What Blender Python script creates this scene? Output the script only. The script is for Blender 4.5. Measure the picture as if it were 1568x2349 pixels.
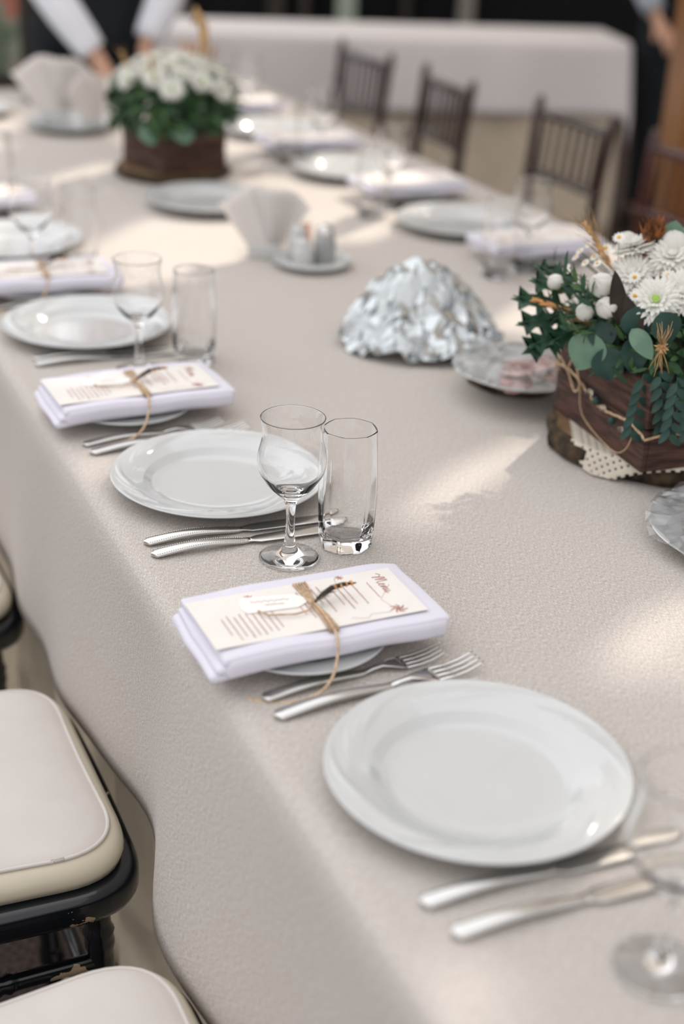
import bpy, math, random
from math import sin, cos, pi, radians
from mathutils import Vector, Matrix, noise
from mathutils.geometry import delaunay_2d_cdt

for o in list(bpy.data.objects):
    bpy.data.objects.remove(o)
S = bpy.context.scene
COL = S.collection

# ------------------------------------------------------------------ camera
# world: the long table runs along +Y, its near long edge is x = 0, its top is z = .75
cd = bpy.data.cameras.new('camera')
cam = bpy.data.objects.new('camera', cd)
COL.objects.link(cam)
pitch, roll, yaw = radians(25.7), radians(2.6), radians(-25.3)
fw = Vector((0, cos(pitch), -sin(pitch)))
rt = Vector((1, 0, 0))
up = rt.cross(fw)
RT = rt * cos(roll) + up * sin(roll)
UP = up * cos(roll) - rt * sin(roll)
m3 = Matrix.Rotation(yaw, 3, 'Z') @ Matrix((RT, UP, -fw)).transposed()
cam.matrix_world = Matrix.Translation((-.36, 0, 1.44)) @ m3.to_4x4()
cd.sensor_fit = 'VERTICAL'
cd.sensor_height = 36
cd.lens = 50
cd.clip_start = .05
cd.dof.use_dof = True
cd.dof.focus_distance = 1.46
cd.dof.aperture_fstop = 2.2
cd.dof.aperture_blades = 0
S.camera = cam

# ------------------------------------------------------------------ light
S.view_settings.view_transform = 'Standard'
S.view_settings.look = 'None'
S.view_settings.gamma = 1
S.view_settings.exposure = -1.05
wd = bpy.data.worlds.new('sky')
S.world = wd
wd.use_nodes = True
nt = wd.node_tree
bg = nt.nodes['Background']
tc = nt.nodes.new('ShaderNodeTexCoord')
# an even sky, brighter behind the table, plus added fill from left and behind the camera
base = nt.nodes.new('ShaderNodeRGB')
base.outputs[0].default_value = (.40, .41, .44, 1)
last = base.outputs[0]
for d_, col_, p0, p1 in (((.05, .9, .5), (3.0, 2.98, 3.02), .0, 1.), ((-1, .05, .45), (.62, .61, .61), .0, 1.), ((-.2, -.8, .75), (1.75, 1.7, 1.7), .0, 1.)):
    vm = nt.nodes.new('ShaderNodeVectorMath')
    vm.operation = 'DOT_PRODUCT'
    vm.inputs[1].default_value = Vector(d_).normalized()
    nt.links.new(tc.outputs['Generated'], vm.inputs[0])
    mr = nt.nodes.new('ShaderNodeMapRange')
    mr.interpolation_type = 'SMOOTHSTEP'
    mr.inputs['From Min'].default_value = p0
    mr.inputs['From Max'].default_value = p1
    nt.links.new(vm.outputs['Value'], mr.inputs['Value'])
    ml = nt.nodes.new('ShaderNodeVectorMath')
    ml.operation = 'SCALE'
    ml.inputs[0].default_value = col_
    nt.links.new(mr.outputs[0], ml.inputs['Scale'])
    ad = nt.nodes.new('ShaderNodeVectorMath')
    ad.operation = 'ADD'
    nt.links.new(last, ad.inputs[0])
    nt.links.new(ml.outputs[0], ad.inputs[1])
    last = ad.outputs[0]
nt.links.new(last, bg.inputs[0])
bg.inputs[1].default_value = 1.0

SUN = Vector((.796 * cos(radians(40)), .605 * cos(radians(40)), sin(radians(40))))
sd = bpy.data.lights.new('sun', 'SUN')
sd.energy = 8.5
sd.angle = radians(1.2)
sd.color = (1, .9, .78)
sun = bpy.data.objects.new('sun', sd)
COL.objects.link(sun)
sun.rotation_euler = SUN.to_track_quat('Z', 'Y').to_euler()
sun.location = (5, 4, 6)


# ------------------------------------------------------------------ materials
def mat(name, color, rough=.5, metal=0., var=0., vscale=20., bump=0., bscale=200., trans=0., ior=1.45,
        coat=0., stretch=(1, 1, 1), color2=None, sheen=0.):
    m = bpy.data.materials.new(name)
    m.use_nodes = True
    n, l = m.node_tree.nodes, m.node_tree.links
    b = n['Principled BSDF']
    b.inputs['Base Color'].default_value = (*color, 1)
    b.inputs['Roughness'].default_value = rough
    b.inputs['Metallic'].default_value = metal
    b.inputs['Transmission Weight'].default_value = trans
    b.inputs['IOR'].default_value = ior
    b.inputs['Coat Weight'].default_value = coat
    b.inputs['Sheen Weight'].default_value = sheen
    t = n.new('ShaderNodeTexCoord')
    mp = n.new('ShaderNodeMapping')
    mp.inputs['Scale'].default_value = stretch
    l.new(t.outputs['Object'], mp.inputs[0])
    if var or color2:
        ns = n.new('ShaderNodeTexNoise')
        ns.inputs['Scale'].default_value = vscale
        ns.inputs['Detail'].default_value = 6
        l.new(mp.outputs[0], ns.inputs[0])
        r = n.new('ShaderNodeValToRGB')
        r.color_ramp.elements[0].position = .35
        r.color_ramp.elements[1].position = .65
        c2 = color2 or tuple(min(1, c * (1 + var)) for c in color)
        c1 = color if color2 else tuple(c * (1 - var) for c in color)
        r.color_ramp.elements[0].color = (*c1, 1)
        r.color_ramp.elements[1].color = (*c2, 1)
        l.new(ns.outputs['Fac'], r.inputs[0])
        l.new(r.outputs[0], b.inputs['Base Color'])
    if bump:
        ns = n.new('ShaderNodeTexNoise')
        ns.inputs['Scale'].default_value = bscale
        ns.inputs['Detail'].default_value = 3
        l.new(mp.outputs[0], ns.inputs[0])
        bp = n.new('ShaderNodeBump')
        bp.inputs['Strength'].default_value = bump
        bp.inputs['Distance'].default_value = .002
        l.new(ns.outputs['Fac'], bp.inputs['Height'])
        l.new(bp.outputs[0], b.inputs['Normal'])
    return m


def weave_mat(name, c1, c2, sx, sy, rough=.85, bump=.5):
    """linen: two crossed sets of slubby threads"""
    m = bpy.data.materials.new(name)
    m.use_nodes = True
    n, l = m.node_tree.nodes, m.node_tree.links
    b = n['Principled BSDF']
    b.inputs['Roughness'].default_value = rough
    b.inputs['Specular IOR Level'].default_value = .25
    uv = n.new('ShaderNodeUVMap')
    uv.uv_map = 'cloth'
    hs = []
    for st in ((sx, sx * .13, 1), (sy * .12, sy, 1)):
        mp = n.new('ShaderNodeMapping')
        mp.inputs['Scale'].default_value = st
        l.new(uv.outputs[0], mp.inputs[0])
        ns = n.new('ShaderNodeTexNoise')
        ns.inputs['Scale'].default_value = 1
        ns.inputs['Detail'].default_value = 2
        l.new(mp.outputs[0], ns.inputs[0])
        hs.append(ns)
    ad = n.new('ShaderNodeMath')
    ad.operation = 'MULTIPLY_ADD'
    ad.inputs[1].default_value = 1.35
    sc_ = n.new('ShaderNodeMath')
    sc_.operation = 'MULTIPLY'
    sc_.inputs[1].default_value = .65
    l.new(hs[1].outputs['Fac'], sc_.inputs[0])
    l.new(hs[0].outputs['Fac'], ad.inputs[0])
    l.new(sc_.outputs[0], ad.inputs[2])
    r = n.new('ShaderNodeMapRange')
    r.inputs['From Min'].default_value = .78
    r.inputs['From Max'].default_value = 1.25
    l.new(ad.outputs[0], r.inputs['Value'])
    mx = n.new('ShaderNodeMix')
    mx.data_type = 'RGBA'
    mx.inputs['A'].default_value = (*c1, 1)
    mx.inputs['B'].default_value = (*c2, 1)
    l.new(r.outputs[0], mx.inputs['Factor'])
    l.new(mx.outputs['Result'], b.inputs['Base Color'])
    bp = n.new('ShaderNodeBump')
    bp.inputs['Strength'].default_value = bump
    bp.inputs['Distance'].default_value = .0008
    l.new(r.outputs[0], bp.inputs['Height'])
    l.new(bp.outputs[0], b.inputs['Normal'])
    return m


def clear_mat(name, tint=(1, 1, 1), rough=.05, fac=.25, base=(.9, .92, .93), veil=.15):
    """thin clear film: mostly see-through, a little milky, glossy"""
    m = bpy.data.materials.new(name)
    m.use_nodes = True
    n, l = m.node_tree.nodes, m.node_tree.links
    b = n['Principled BSDF']
    b.inputs['Base Color'].default_value = (*base, 1)
    b.inputs['Roughness'].default_value = rough
    b.inputs['Alpha'].default_value = veil
    g = n.new('ShaderNodeBsdfGlossy')
    g.inputs['Roughness'].default_value = rough
    mx = n.new('ShaderNodeMixShader')
    fr = n.new('ShaderNodeLayerWeight')
    fr.inputs[0].default_value = fac
    l.new(fr.outputs['Fresnel'], mx.inputs[0])
    l.new(b.outputs[0], mx.inputs[1])
    l.new(g.outputs[0], mx.inputs[2])
    l.new(mx.outputs[0], n['Material Output'].inputs[0])
    return m


def tl_mat(name, c, t=.35, rough=.7):
    m = bpy.data.materials.new(name)
    m.use_nodes = True
    n, l = m.node_tree.nodes, m.node_tree.links
    b = n['Principled BSDF']
    b.inputs['Base Color'].default_value = (*c, 1)
    b.inputs['Roughness'].default_value = rough
    tr = n.new('ShaderNodeBsdfTranslucent')
    tr.inputs[0].default_value = (*c, 1)
    mx = n.new('ShaderNodeMixShader')
    mx.inputs[0].default_value = t
    l.new(b.outputs[0], mx.inputs[1])
    l.new(tr.outputs[0], mx.inputs[2])
    l.new(mx.outputs[0], n['Material Output'].inputs[0])
    return m


M = {}
M['linen'] = weave_mat('linen', (.40, .36, .325), (.72, .67, .625), 1700, 1500, bump=.45)
M['white_cloth'] = weave_mat('white_cloth', (.80, .76, .76), (.88, .845, .84), 700, 700, bump=.2)
M['satin'] = mat('champagne_satin', (.86, .75, .57), .42, var=.05, bump=.1, bscale=900)
M['underskirt'] = mat('beige_skirt', (.74, .645, .51), .7, var=.05)
M['porcelain'] = mat('porcelain', (.565, .575, .57), .12, coat=.4, var=.01)
M['glass'] = mat('clear_glass', (1, 1, 1), .02, trans=1, ior=1.46)
M['steel'] = mat('cutlery_steel', (.62, .61, .59), .17, metal=1, bump=.02, bscale=600)
M['napkin'] = mat('lilac_white_napkin', (.72, .70, .78), .85, bump=.15, bscale=900, sheen=.2)
M['card'] = mat('cream_card', (.82, .78, .73), .7, bump=.05, bscale=900, var=.02)
M['tagcard'] = mat('white_tag', (.90, .87, .83), .7)
M['ink'] = mat('brown_ink', (.50, .25, .20), .8, var=.1)
M['jute'] = mat('jute', (.40, .26, .15), .9, var=.35, vscale=300, bump=.3, bscale=900)
M['jutepale'] = mat('pale_jute', (.58, .42, .26), .9, var=.25, vscale=200)
M['juteband'] = mat('jute_band', (.50, .36, .24), .9, var=.25, vscale=260)
M['feather'] = mat('feather', (.05, .025, .012), .7, color2=(.60, .32, .10), vscale=60, stretch=(3, .2, .2))
M['barb'] = mat('feather_down', (.22, .17, .10), .9, var=.3)
M['cushion'] = mat('ivory_cushion', (.63, .585, .545), .55, var=.02, bump=.12, bscale=60, sheen=.1)
M['cushside'] = mat('ivory_vinyl', (.66, .60, .47), .35, var=.02)
M['chip'] = mat('bare_wood_chip', (.62, .50, .36), .8, var=.2, vscale=80)
M['brown_chair'] = mat('brown_lacquer', (.030, .013, .009), .35, coat=.6, var=.3)
M['red_chair'] = mat('mahogany', (.055, .010, .006), .25, coat=.5, var=.3)
M['carpet'] = mat('brown_carpet', (.030, .020, .018), .95, color2=(.12, .085, .075), vscale=130, bump=1., bscale=300)
M['foil'] = mat('foil', (.50, .53, .54), .16, metal=1, bump=.6, bscale=90)
M['meat'] = mat('sliced_meat', (.45, .17, .14), .4, color2=(.75, .55, .50), vscale=60, coat=.3)
M['film'] = clear_mat('cling_film', veil=.10, fac=.35)
M['tulle'] = clear_mat('tulle', veil=.38, fac=.1, rough=.6, base=(.93, .88, .83))
M['paper'] = tl_mat('paper_napkin', (.86, .82, .79), .3)
M['greyglass'] = mat('grey_shaker', (.34, .35, .34), .3, var=.1)
M['salmon'] = mat('salmon_card', (.80, .42, .30), .8, var=.1)
M['bark'] = mat('bark', (.010, .009, .006), .95, color2=(.085, .055, .030), vscale=55, bump=1., bscale=90)
M['slice'] = mat('slice_wood', (.26, .16, .08), .8, color2=(.15, .08, .035), vscale=30, bump=.3)
M['crate'] = mat('crate_wood', (.030, .015, .011), .8, color2=(.11, .052, .036), vscale=22, stretch=(1, 1, 7), bump=.6, bscale=60)
M['lace'] = mat('lace', (.66, .60, .50), .9, var=.05, bump=.6, bscale=500)
M['leaf'] = mat('dark_leaf', (.012, .045, .018), .55, color2=(.03, .09, .03), vscale=30)
M['oak'] = mat('oak_leaf', (.010, .045, .022), .5, color2=(.02, .075, .035), vscale=30)
M['green'] = mat('fresh_leaf', (.06, .13, .035), .5, color2=(.03, .075, .02), vscale=40)
M['euc'] = mat('eucalyptus', (.10, .19, .13), .6, color2=(.15, .25, .17), vscale=50)
M['eucdark'] = mat('eucalyptus_dark', (.012, .045, .036), .5, color2=(.022, .065, .05), vscale=50)
M['petal'] = tl_mat('white_petal', (.87, .86, .80), .25, .6)
M['yellow'] = mat('yellow_disc', (.75, .42, .04), .8, var=.2, vscale=300)
M['limeeye'] = mat('lime_eye', (.30, .48, .08), .7, var=.2)
M['wheat'] = mat('wheat', (.50, .31, .14), .85, var=.3, vscale=120)
M['rust'] = mat('rust_grass', (.55, .27, .10), .85, var=.3, vscale=120)
M['pod'] = mat('dark_pod', (.030, .020, .012), .7, var=.4)
M['burnt'] = mat('burnt_petal', (.35, .12, .03), .8, color2=(.04, .02, .01), vscale=90)
M['amber_wood'] = mat('amber_wood', (.20, .075, .015), .4, color2=(.36, .15, .035), vscale=8, stretch=(6, 6, .5))
M['dark_wall'] = mat('dark_glazing', (.003, .004, .005), .95, var=.2, vscale=3)
M['dark_frame'] = mat('dark_frame', (.045, .035, .028), .6, var=.3)
M['post_green'] = mat('pale_green_post', (.42, .50, .42), .7, var=.05)
M['post_grey'] = mat('grey_post', (.30, .28, .25), .7, var=.05)
M['skin'] = mat('skin', (.62, .36, .25), .55, var=.04)
M['shirt'] = mat('white_shirt', (.80, .82, .88), .8, var=.02, bump=.3, bscale=25)
M['blueshirt'] = mat('pale_blue_shirt', (.42, .48, .55), .8, var=.05)
M['black_cloth'] = mat('black_cloth', (.006, .010, .014), .85, var=.2)
M['hair'] = mat('dark_hair', (.02, .012, .008), .6, var=.3)
M['gobo_cloth'] = tl_mat('gobo_cloth', (.82, .79, .75), .6, .9)  # translucent cloth of the added sun-blocking sheet
M['tabletop_wood'] = mat('plain_wood', (.35, .22, .12), .6, color2=(.28, .17, .09), vscale=8)


def chipped():
    m = mat('chipped_black_paint', (.004, .007, .010), .22, coat=.5)
    n, l = m.node_tree.nodes, m.node_tree.links
    b = n['Principled BSDF']
    t = n.new('ShaderNodeTexCoord')
    ns = n.new('ShaderNodeTexNoise')
    ns.inputs['Scale'].default_value = 16
    ns.inputs['Detail'].default_value = 8
    l.new(t.outputs['Object'], ns.inputs[0])
    r = n.new('ShaderNodeValToRGB')
    r.color_ramp.interpolation = 'CONSTANT'
    r.color_ramp.elements[0].color = (.004, .007, .010, 1)
    r.color_ramp.elements[1].position = .63
    r.color_ramp.elements[1].color = (.45, .34, .22, 1)
    l.new(ns.outputs['Fac'], r.inputs[0])
    l.new(r.outputs[0], b.inputs['Base Color'])
    return m


M['black_chair'] = chipped()


def painting():
    m = mat('painting', (.3, .3, .3), .6)
    n, l = m.node_tree.nodes, m.node_tree.links
    t = n.new('ShaderNodeTexCoord')
    ns = n.new('ShaderNodeTexNoise')
    ns.inputs['Scale'].default_value = 9
    ns.inputs['Detail'].default_value = 1
    l.new(t.outputs['Object'], ns.inputs[0])
    r = n.new('ShaderNodeValToRGB')
    el = r.color_ramp.elements
    el[0].position = .35
    el[0].color = (.12, .16, .10, 1)
    el[1].position = .5
    el[1].color = (.30, .33, .25, 1)
    for p, c in ((.6, (.50, .12, .07, 1)), (.68, (.45, .42, .33, 1))):
        x = el.new(p)
        x.color = c
    l.new(ns.outputs['Fac'], r.inputs[0])
    l.new(r.outputs[0], n['Principled BSDF'].inputs['Base Color'])
    return m


M['painting'] = painting()


# ------------------------------------------------------------------ helpers
def smooth_path(pts, k=5):
    out = []
    for i in range(len(pts) - 1):
        p0, p1, p2, p3 = [Vector(pts[max(0, min(len(pts) - 1, q))]) for q in (i - 1, i, i + 1, i + 2)]
        for j in range(k):
            f = j / k
            out.append(.5 * ((2 * p1) + (-p0 + p2) * f + (2 * p0 - 5 * p1 + 4 * p2 - p3) * f ** 2 + (-p0 + 3 * p1 - 3 * p2 + p3) * f ** 3))
    return out + [Vector(pts[-1])]


class MB:
    def __init__(s):
        s.v, s.f, s.fm = [], [], []

    def add(s, vs, fs, T=None, mi=0):
        o = len(s.v)
        if T is not None:
            vs = [T @ Vector(p) for p in vs]
        s.v += [tuple(p) for p in vs]
        s.f += [tuple(i + o for i in f) for f in fs]
        s.fm += [mi] * len(fs)
        return s

    def grid(s, fn, nu, nv, T=None, cu=False, cv=False, mi=0):
        vs = [fn(i, j) for i in range(nu) for j in range(nv)]
        fs = []
        for i in range(nu if cu else nu - 1):
            for j in range(nv if cv else nv - 1):
                a, b = i, (i + 1) % nu
                c, d = j, (j + 1) % nv
                fs.append((a * nv + c, b * nv + c, b * nv + d, a * nv + d))
        return s.add(vs, fs, T, mi)

    def lathe(s, prof, n=48, T=None, rf=None, closed=False, mi=0, cap0=False, cap1=False):
        k = len(prof)

        def fn(i, j):
            a = 2 * pi * i / n
            r, z = prof[j]
            if rf:
                r, z = rf(r, z, a, j)
            return (r * cos(a), r * sin(a), z)
        s.grid(fn, n, k, T, cu=True, cv=closed, mi=mi)
        o = len(s.v) - n * k
        if cap0:
            s.f.append(tuple(o + i * k for i in range(n))[::-1]); s.fm.append(mi)
        if cap1:
            s.f.append(tuple(o + i * k + k - 1 for i in range(n))); s.fm.append(mi)
        return s

    def tube(s, pts, rad, n=8, T=None, mi=0, flat=1., upv=None):
        pts = [Vector(p) for p in pts]
        if not isinstance(rad, (list, tuple)):
            rad = [rad] * len(pts)
        rings = []
        prev = None
        for i, p in enumerate(pts):
            d = (pts[min(i + 1, len(pts) - 1)] - pts[max(i - 1, 0)])
            d = d.normalized() if d.length > 1e-9 else Vector((0, 0, 1))
            if prev is None:
                u = upv or (Vector((0, 0, 1)) if abs(d.z) < .9 else Vector((1, 0, 0)))
            else:
                u = prev
            a = d.cross(u).normalized()
            u2 = a.cross(d).normalized()
            prev = u2
            rings.append([p + a * (cos(2 * pi * k / n) * rad[i]) + u2 * (sin(2 * pi * k / n) * rad[i] * flat) for k in range(n)])
        vs = [q for r in rings for q in r]
        fs = []
        for i in range(len(pts) - 1):
            for k in range(n):
                k2 = (k + 1) % n
                fs.append((i * n + k, i * n + k2, (i + 1) * n + k2, (i + 1) * n + k))
        fs.append(tuple(range(n))[::-1])
        fs.append(tuple((len(pts) - 1) * n + k for k in range(n)))
        return s.add(vs, fs, T, mi)

    def rbox(s, x0, x1, y0, y1, z0, z1, r=.002, seg=3, T=None, nx=1, ny=1, nz=1, df=None, mi=0):
        """box with rounded edges, optional extra cuts and deformation"""
        c = [(x0 + x1) / 2, (y0 + y1) / 2, (z0 + z1) / 2]
        h = [(x1 - x0) / 2, (y1 - y0) / 2, (z1 - z0) / 2]
        r = min(r, *h)
        ax = []
        for k, nn in zip(range(3), (nx, ny, nz)):
            i = h[k] - r
            l = [-h[k] + r * (1 - cos(pi / 2 * q / seg)) if False else -i - r * (1 - q / seg) for q in range(seg)]
            l += [-i + 2 * i * q / nn for q in range(nn + 1)]
            l += [i + r * (q + 1) / seg for q in range(seg)]
            ax.append(l)
        idx = {}
        vs, fs = [], []

        def V(a, b, d):
            key = (a, b, d)
            if key not in idx:
                p = [ax[0][a], ax[1][b], ax[2][d]]
                q = [max(-(h[k] - r), min(h[k] - r, p[k])) for k in range(3)]
                dv = Vector([p[k] - q[k] for k in range(3)])
                if dv.length > 1e-9:
                    # cube -> sphere mapping of the corner offset
                    mxx = max(abs(t) for t in dv)
                    dv = dv.normalized() * mxx
                w = Vector(q) + dv + Vector(c)
                if df:
                    w = Vector(df(w))
                idx[key] = len(vs)
                vs.append(w)
            return idx[key]
        L = [len(a) - 1 for a in ax]
        for a in range(L[0]):
            for b in range(L[1]):
                fs.append((V(a, b, 0), V(a, b + 1, 0), V(a + 1, b + 1, 0), V(a + 1, b, 0)))
                fs.append((V(a, b, L[2]), V(a + 1, b, L[2]), V(a + 1, b + 1, L[2]), V(a, b + 1, L[2])))
        for a in range(L[0]):
            for d in range(L[2]):
                fs.append((V(a, 0, d), V(a + 1, 0, d), V(a + 1, 0, d + 1), V(a, 0, d + 1)))
                fs.append((V(a, L[1], d), V(a, L[1], d + 1), V(a + 1, L[1], d + 1), V(a + 1, L[1], d)))
        for b in range(L[1]):
            for d in range(L[2]):
                fs.append((V(0, b, d), V(0, b, d + 1), V(0, b + 1, d + 1), V(0, b + 1, d)))
                fs.append((V(L[0], b, d), V(L[0], b + 1, d), V(L[0], b + 1, d + 1), V(L[0], b, d + 1)))
        return s.add(vs, fs, T, mi)

    def build(s, name, m, parent=None, smooth=True, loc=None, uv=None):
        me = bpy.data.meshes.new(name)
        me.from_pydata(s.v, [], s.f)
        for mm in (m if isinstance(m, (list, tuple)) else [m]):
            me.materials.append(mm)
        me.polygons.foreach_set('material_index', s.fm)
        if smooth:
            me.polygons.foreach_set('use_smooth', [True] * len(me.polygons))
        if uv:
            lay = me.uv_layers.new(name='cloth')
            for lp in me.loops:
                lay.data[lp.index].uv = uv[lp.vertex_index]
        me.update()
        o = bpy.data.objects.new(name, me)
        COL.objects.link(o)
        if parent:
            o.parent = parent
        if loc:
            o.location = loc
        return o


def tag(o, label=None, cat=None, group=None, kind=None):
    if label: o['label'] = label
    if cat: o['category'] = cat
    if group: o['group'] = group
    if kind: o['kind'] = kind
    return o


def thing(name, label, cat, loc=(0, 0, 0), rz=0, group=None):
    o = bpy.data.objects.new(name, None)
    COL.objects.link(o)
    o.empty_display_size = .05
    o.location = loc
    o.rotation_euler = (0, 0, rz)
    return tag(o, label, cat, group)


def dup(r, loc, rz=0, label=None, group=None):
    def cp(o, par):
        c = o.copy()
        COL.objects.link(c)
        if par: c.parent = par
        for ch in list(kids.get(o, [])):
            cp(ch, c)
        return c
    kids = {}
    for o in bpy.data.objects:
        if o.parent: kids.setdefault(o.parent, []).append(o)
    n = cp(r, None)
    n.location = loc
    n.rotation_euler = (0, 0, rz)
    if label: n['label'] = label
    if group: n['group'] = group
    return n


def align(loc, d, spin=0):
    return Matrix.Translation(loc) @ Vector(d).to_track_quat('Z', 'Y').to_matrix().to_4x4() @ Matrix.Rotation(spin, 4, 'Z')


TZ = .75
rnd = random.Random(7)

# ------------------------------------------------------------------ setting
b = MB(); b.rbox(-4, 9, -2, 12, -.05, 0, .01)
tag(b.build('floor', M['carpet'], smooth=False), kind='structure')

# far dark window wall, parallel to the picture's background table
WD = Vector((.905, -.427, 0)).normalized()      # along the wall
WO = Vector((2.97, 7.275, 0))
WN = Vector((.427, .905, 0))


def wall_pt(s_, n_, z): return WO + WD * s_ + WN * n_ + Vector((0, 0, z))


WT = Matrix.Translation(WO) @ Matrix.Rotation(math.atan2(WD.y, WD.x), 4, 'Z')
b = MB(); b.rbox(-5, 4, .1, .2, 0, 2.6, .005, T=WT)
tag(b.build('wall_back', M['dark_wall'], smooth=False), kind='structure')
for i, (s0, s1, m_) in enumerate(((-.05, .05, 'post_green'), (.60, .68, 'post_grey'), (-.42, -.33, 'dark_frame'), (-1.0, -.86, 'post_grey'),
                                  (-.25, -.2, 'dark_frame'), (.3, .34, 'dark_frame'), (-2.1, -1.9, 'post_grey'), (1.9, 2.0, 'dark_frame'))):
    b = MB(); b.rbox(s0, s1, 0, .1, 0, 2.6, .004, T=WT)
    tag(b.build('trim_%d' % (i + 1), M[m_], smooth=False), kind='structure')
b = MB(); b.rbox(-5, .7, -.02, .1, 0, .35, .004, T=WT)
tag(b.build('trim_9', M['dark_frame'], smooth=False), kind='structure')
b = MB(); b.rbox(-.14, .14, -.14, .14, 0, 2.9, .01, T=Matrix.Translation((2.29, 3.245, 0)) @ Matrix.Rotation(radians(-25), 4, 'Z'))
tag(b.build('trim_10', M['amber_wood'], smooth=False), 'orange brown wooden column behind the far chairs', kind='structure')

# added unseen sheet overhead: blocks the sun, gaps cut to the wanted sun patches
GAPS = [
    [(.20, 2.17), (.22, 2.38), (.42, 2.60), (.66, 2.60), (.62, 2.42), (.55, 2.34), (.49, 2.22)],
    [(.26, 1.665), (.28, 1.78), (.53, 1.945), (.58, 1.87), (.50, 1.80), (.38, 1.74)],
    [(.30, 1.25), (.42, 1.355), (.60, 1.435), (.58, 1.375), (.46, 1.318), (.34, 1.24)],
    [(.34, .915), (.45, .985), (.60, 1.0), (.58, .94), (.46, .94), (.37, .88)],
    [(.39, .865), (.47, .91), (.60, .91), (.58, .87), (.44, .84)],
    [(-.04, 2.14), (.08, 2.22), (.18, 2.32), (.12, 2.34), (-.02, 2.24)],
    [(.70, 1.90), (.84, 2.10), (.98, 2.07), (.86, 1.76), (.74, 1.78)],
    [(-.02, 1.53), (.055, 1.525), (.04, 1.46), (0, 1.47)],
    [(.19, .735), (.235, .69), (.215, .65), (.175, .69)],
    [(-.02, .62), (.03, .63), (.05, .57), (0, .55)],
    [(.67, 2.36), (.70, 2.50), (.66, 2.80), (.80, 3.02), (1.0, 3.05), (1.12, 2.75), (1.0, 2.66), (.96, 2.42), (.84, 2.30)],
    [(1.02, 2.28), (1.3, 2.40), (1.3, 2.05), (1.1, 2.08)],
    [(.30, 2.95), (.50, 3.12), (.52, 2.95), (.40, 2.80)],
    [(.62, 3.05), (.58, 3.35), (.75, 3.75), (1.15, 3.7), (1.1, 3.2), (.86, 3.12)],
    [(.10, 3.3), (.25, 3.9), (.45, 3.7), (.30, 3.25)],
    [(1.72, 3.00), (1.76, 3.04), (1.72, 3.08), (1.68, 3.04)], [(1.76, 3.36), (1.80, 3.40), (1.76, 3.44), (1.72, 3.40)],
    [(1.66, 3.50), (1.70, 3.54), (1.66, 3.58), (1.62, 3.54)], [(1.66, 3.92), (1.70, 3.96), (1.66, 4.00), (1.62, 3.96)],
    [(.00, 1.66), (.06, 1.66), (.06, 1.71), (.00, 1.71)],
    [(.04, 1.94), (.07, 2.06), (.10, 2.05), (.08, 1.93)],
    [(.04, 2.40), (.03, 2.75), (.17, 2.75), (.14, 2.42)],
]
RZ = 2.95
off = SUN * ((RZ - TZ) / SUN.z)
cu = bpy.data.curves.new('gobo', 'CURVE')
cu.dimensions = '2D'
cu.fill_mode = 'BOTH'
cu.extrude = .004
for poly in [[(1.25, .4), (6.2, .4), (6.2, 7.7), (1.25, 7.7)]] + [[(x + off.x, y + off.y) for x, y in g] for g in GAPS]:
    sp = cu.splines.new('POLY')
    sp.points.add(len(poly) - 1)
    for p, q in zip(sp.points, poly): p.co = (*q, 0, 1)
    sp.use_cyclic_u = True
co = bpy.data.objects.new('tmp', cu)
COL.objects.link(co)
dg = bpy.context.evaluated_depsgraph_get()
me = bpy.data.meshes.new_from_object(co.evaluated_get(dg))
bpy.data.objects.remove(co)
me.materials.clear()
me.materials.append(M['gobo_cloth'])
gobo = bpy.data.objects.new('sun_gobo', me)
gobo.location = (0, 0, RZ)
COL.objects.link(gobo)
tag(gobo, kind='structure')

# ------------------------------------------------------------------ main table
TW, TY0, TY1 = 1.22, -.35, 4.08
t = thing('banquet_table', 'long banquet table hidden under the beige linen cloth', 'table', (TW / 2, 1.86, 0))
b = MB(); b.rbox(-TW / 2 + .01, TW / 2 - .01, TY0 - 1.86 + .01, TY1 - 1.86 - .01, .715, .744, .004)
b.build('table_top', M['tabletop_wood'], t, smooth=False)
for sx in (-1, 1):
    for y in (TY0 + .2, TY1 - .2):
        b = MB(); b.tube([(sx * .48, y - 1.86, 0), (sx * .48, y - 1.86, .715)], .025, 10)
        b.build('leg', M['steel'], t)


def fold(y, amt):
    """sideways wave of the hanging cloth along the long edge"""
    w = .5 * sin(2 * pi * (y - .80) / .62) + .3 * sin(2 * pi * (y + .1) / .37 + 1.) + .2 * sin(2 * pi * y / .21)
    w += 1.15 * math.exp(-((y - 1.02) / .10) ** 2) - .7 * math.exp(-((y - 1.28) / .12) ** 2)
    return w * amt


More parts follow.
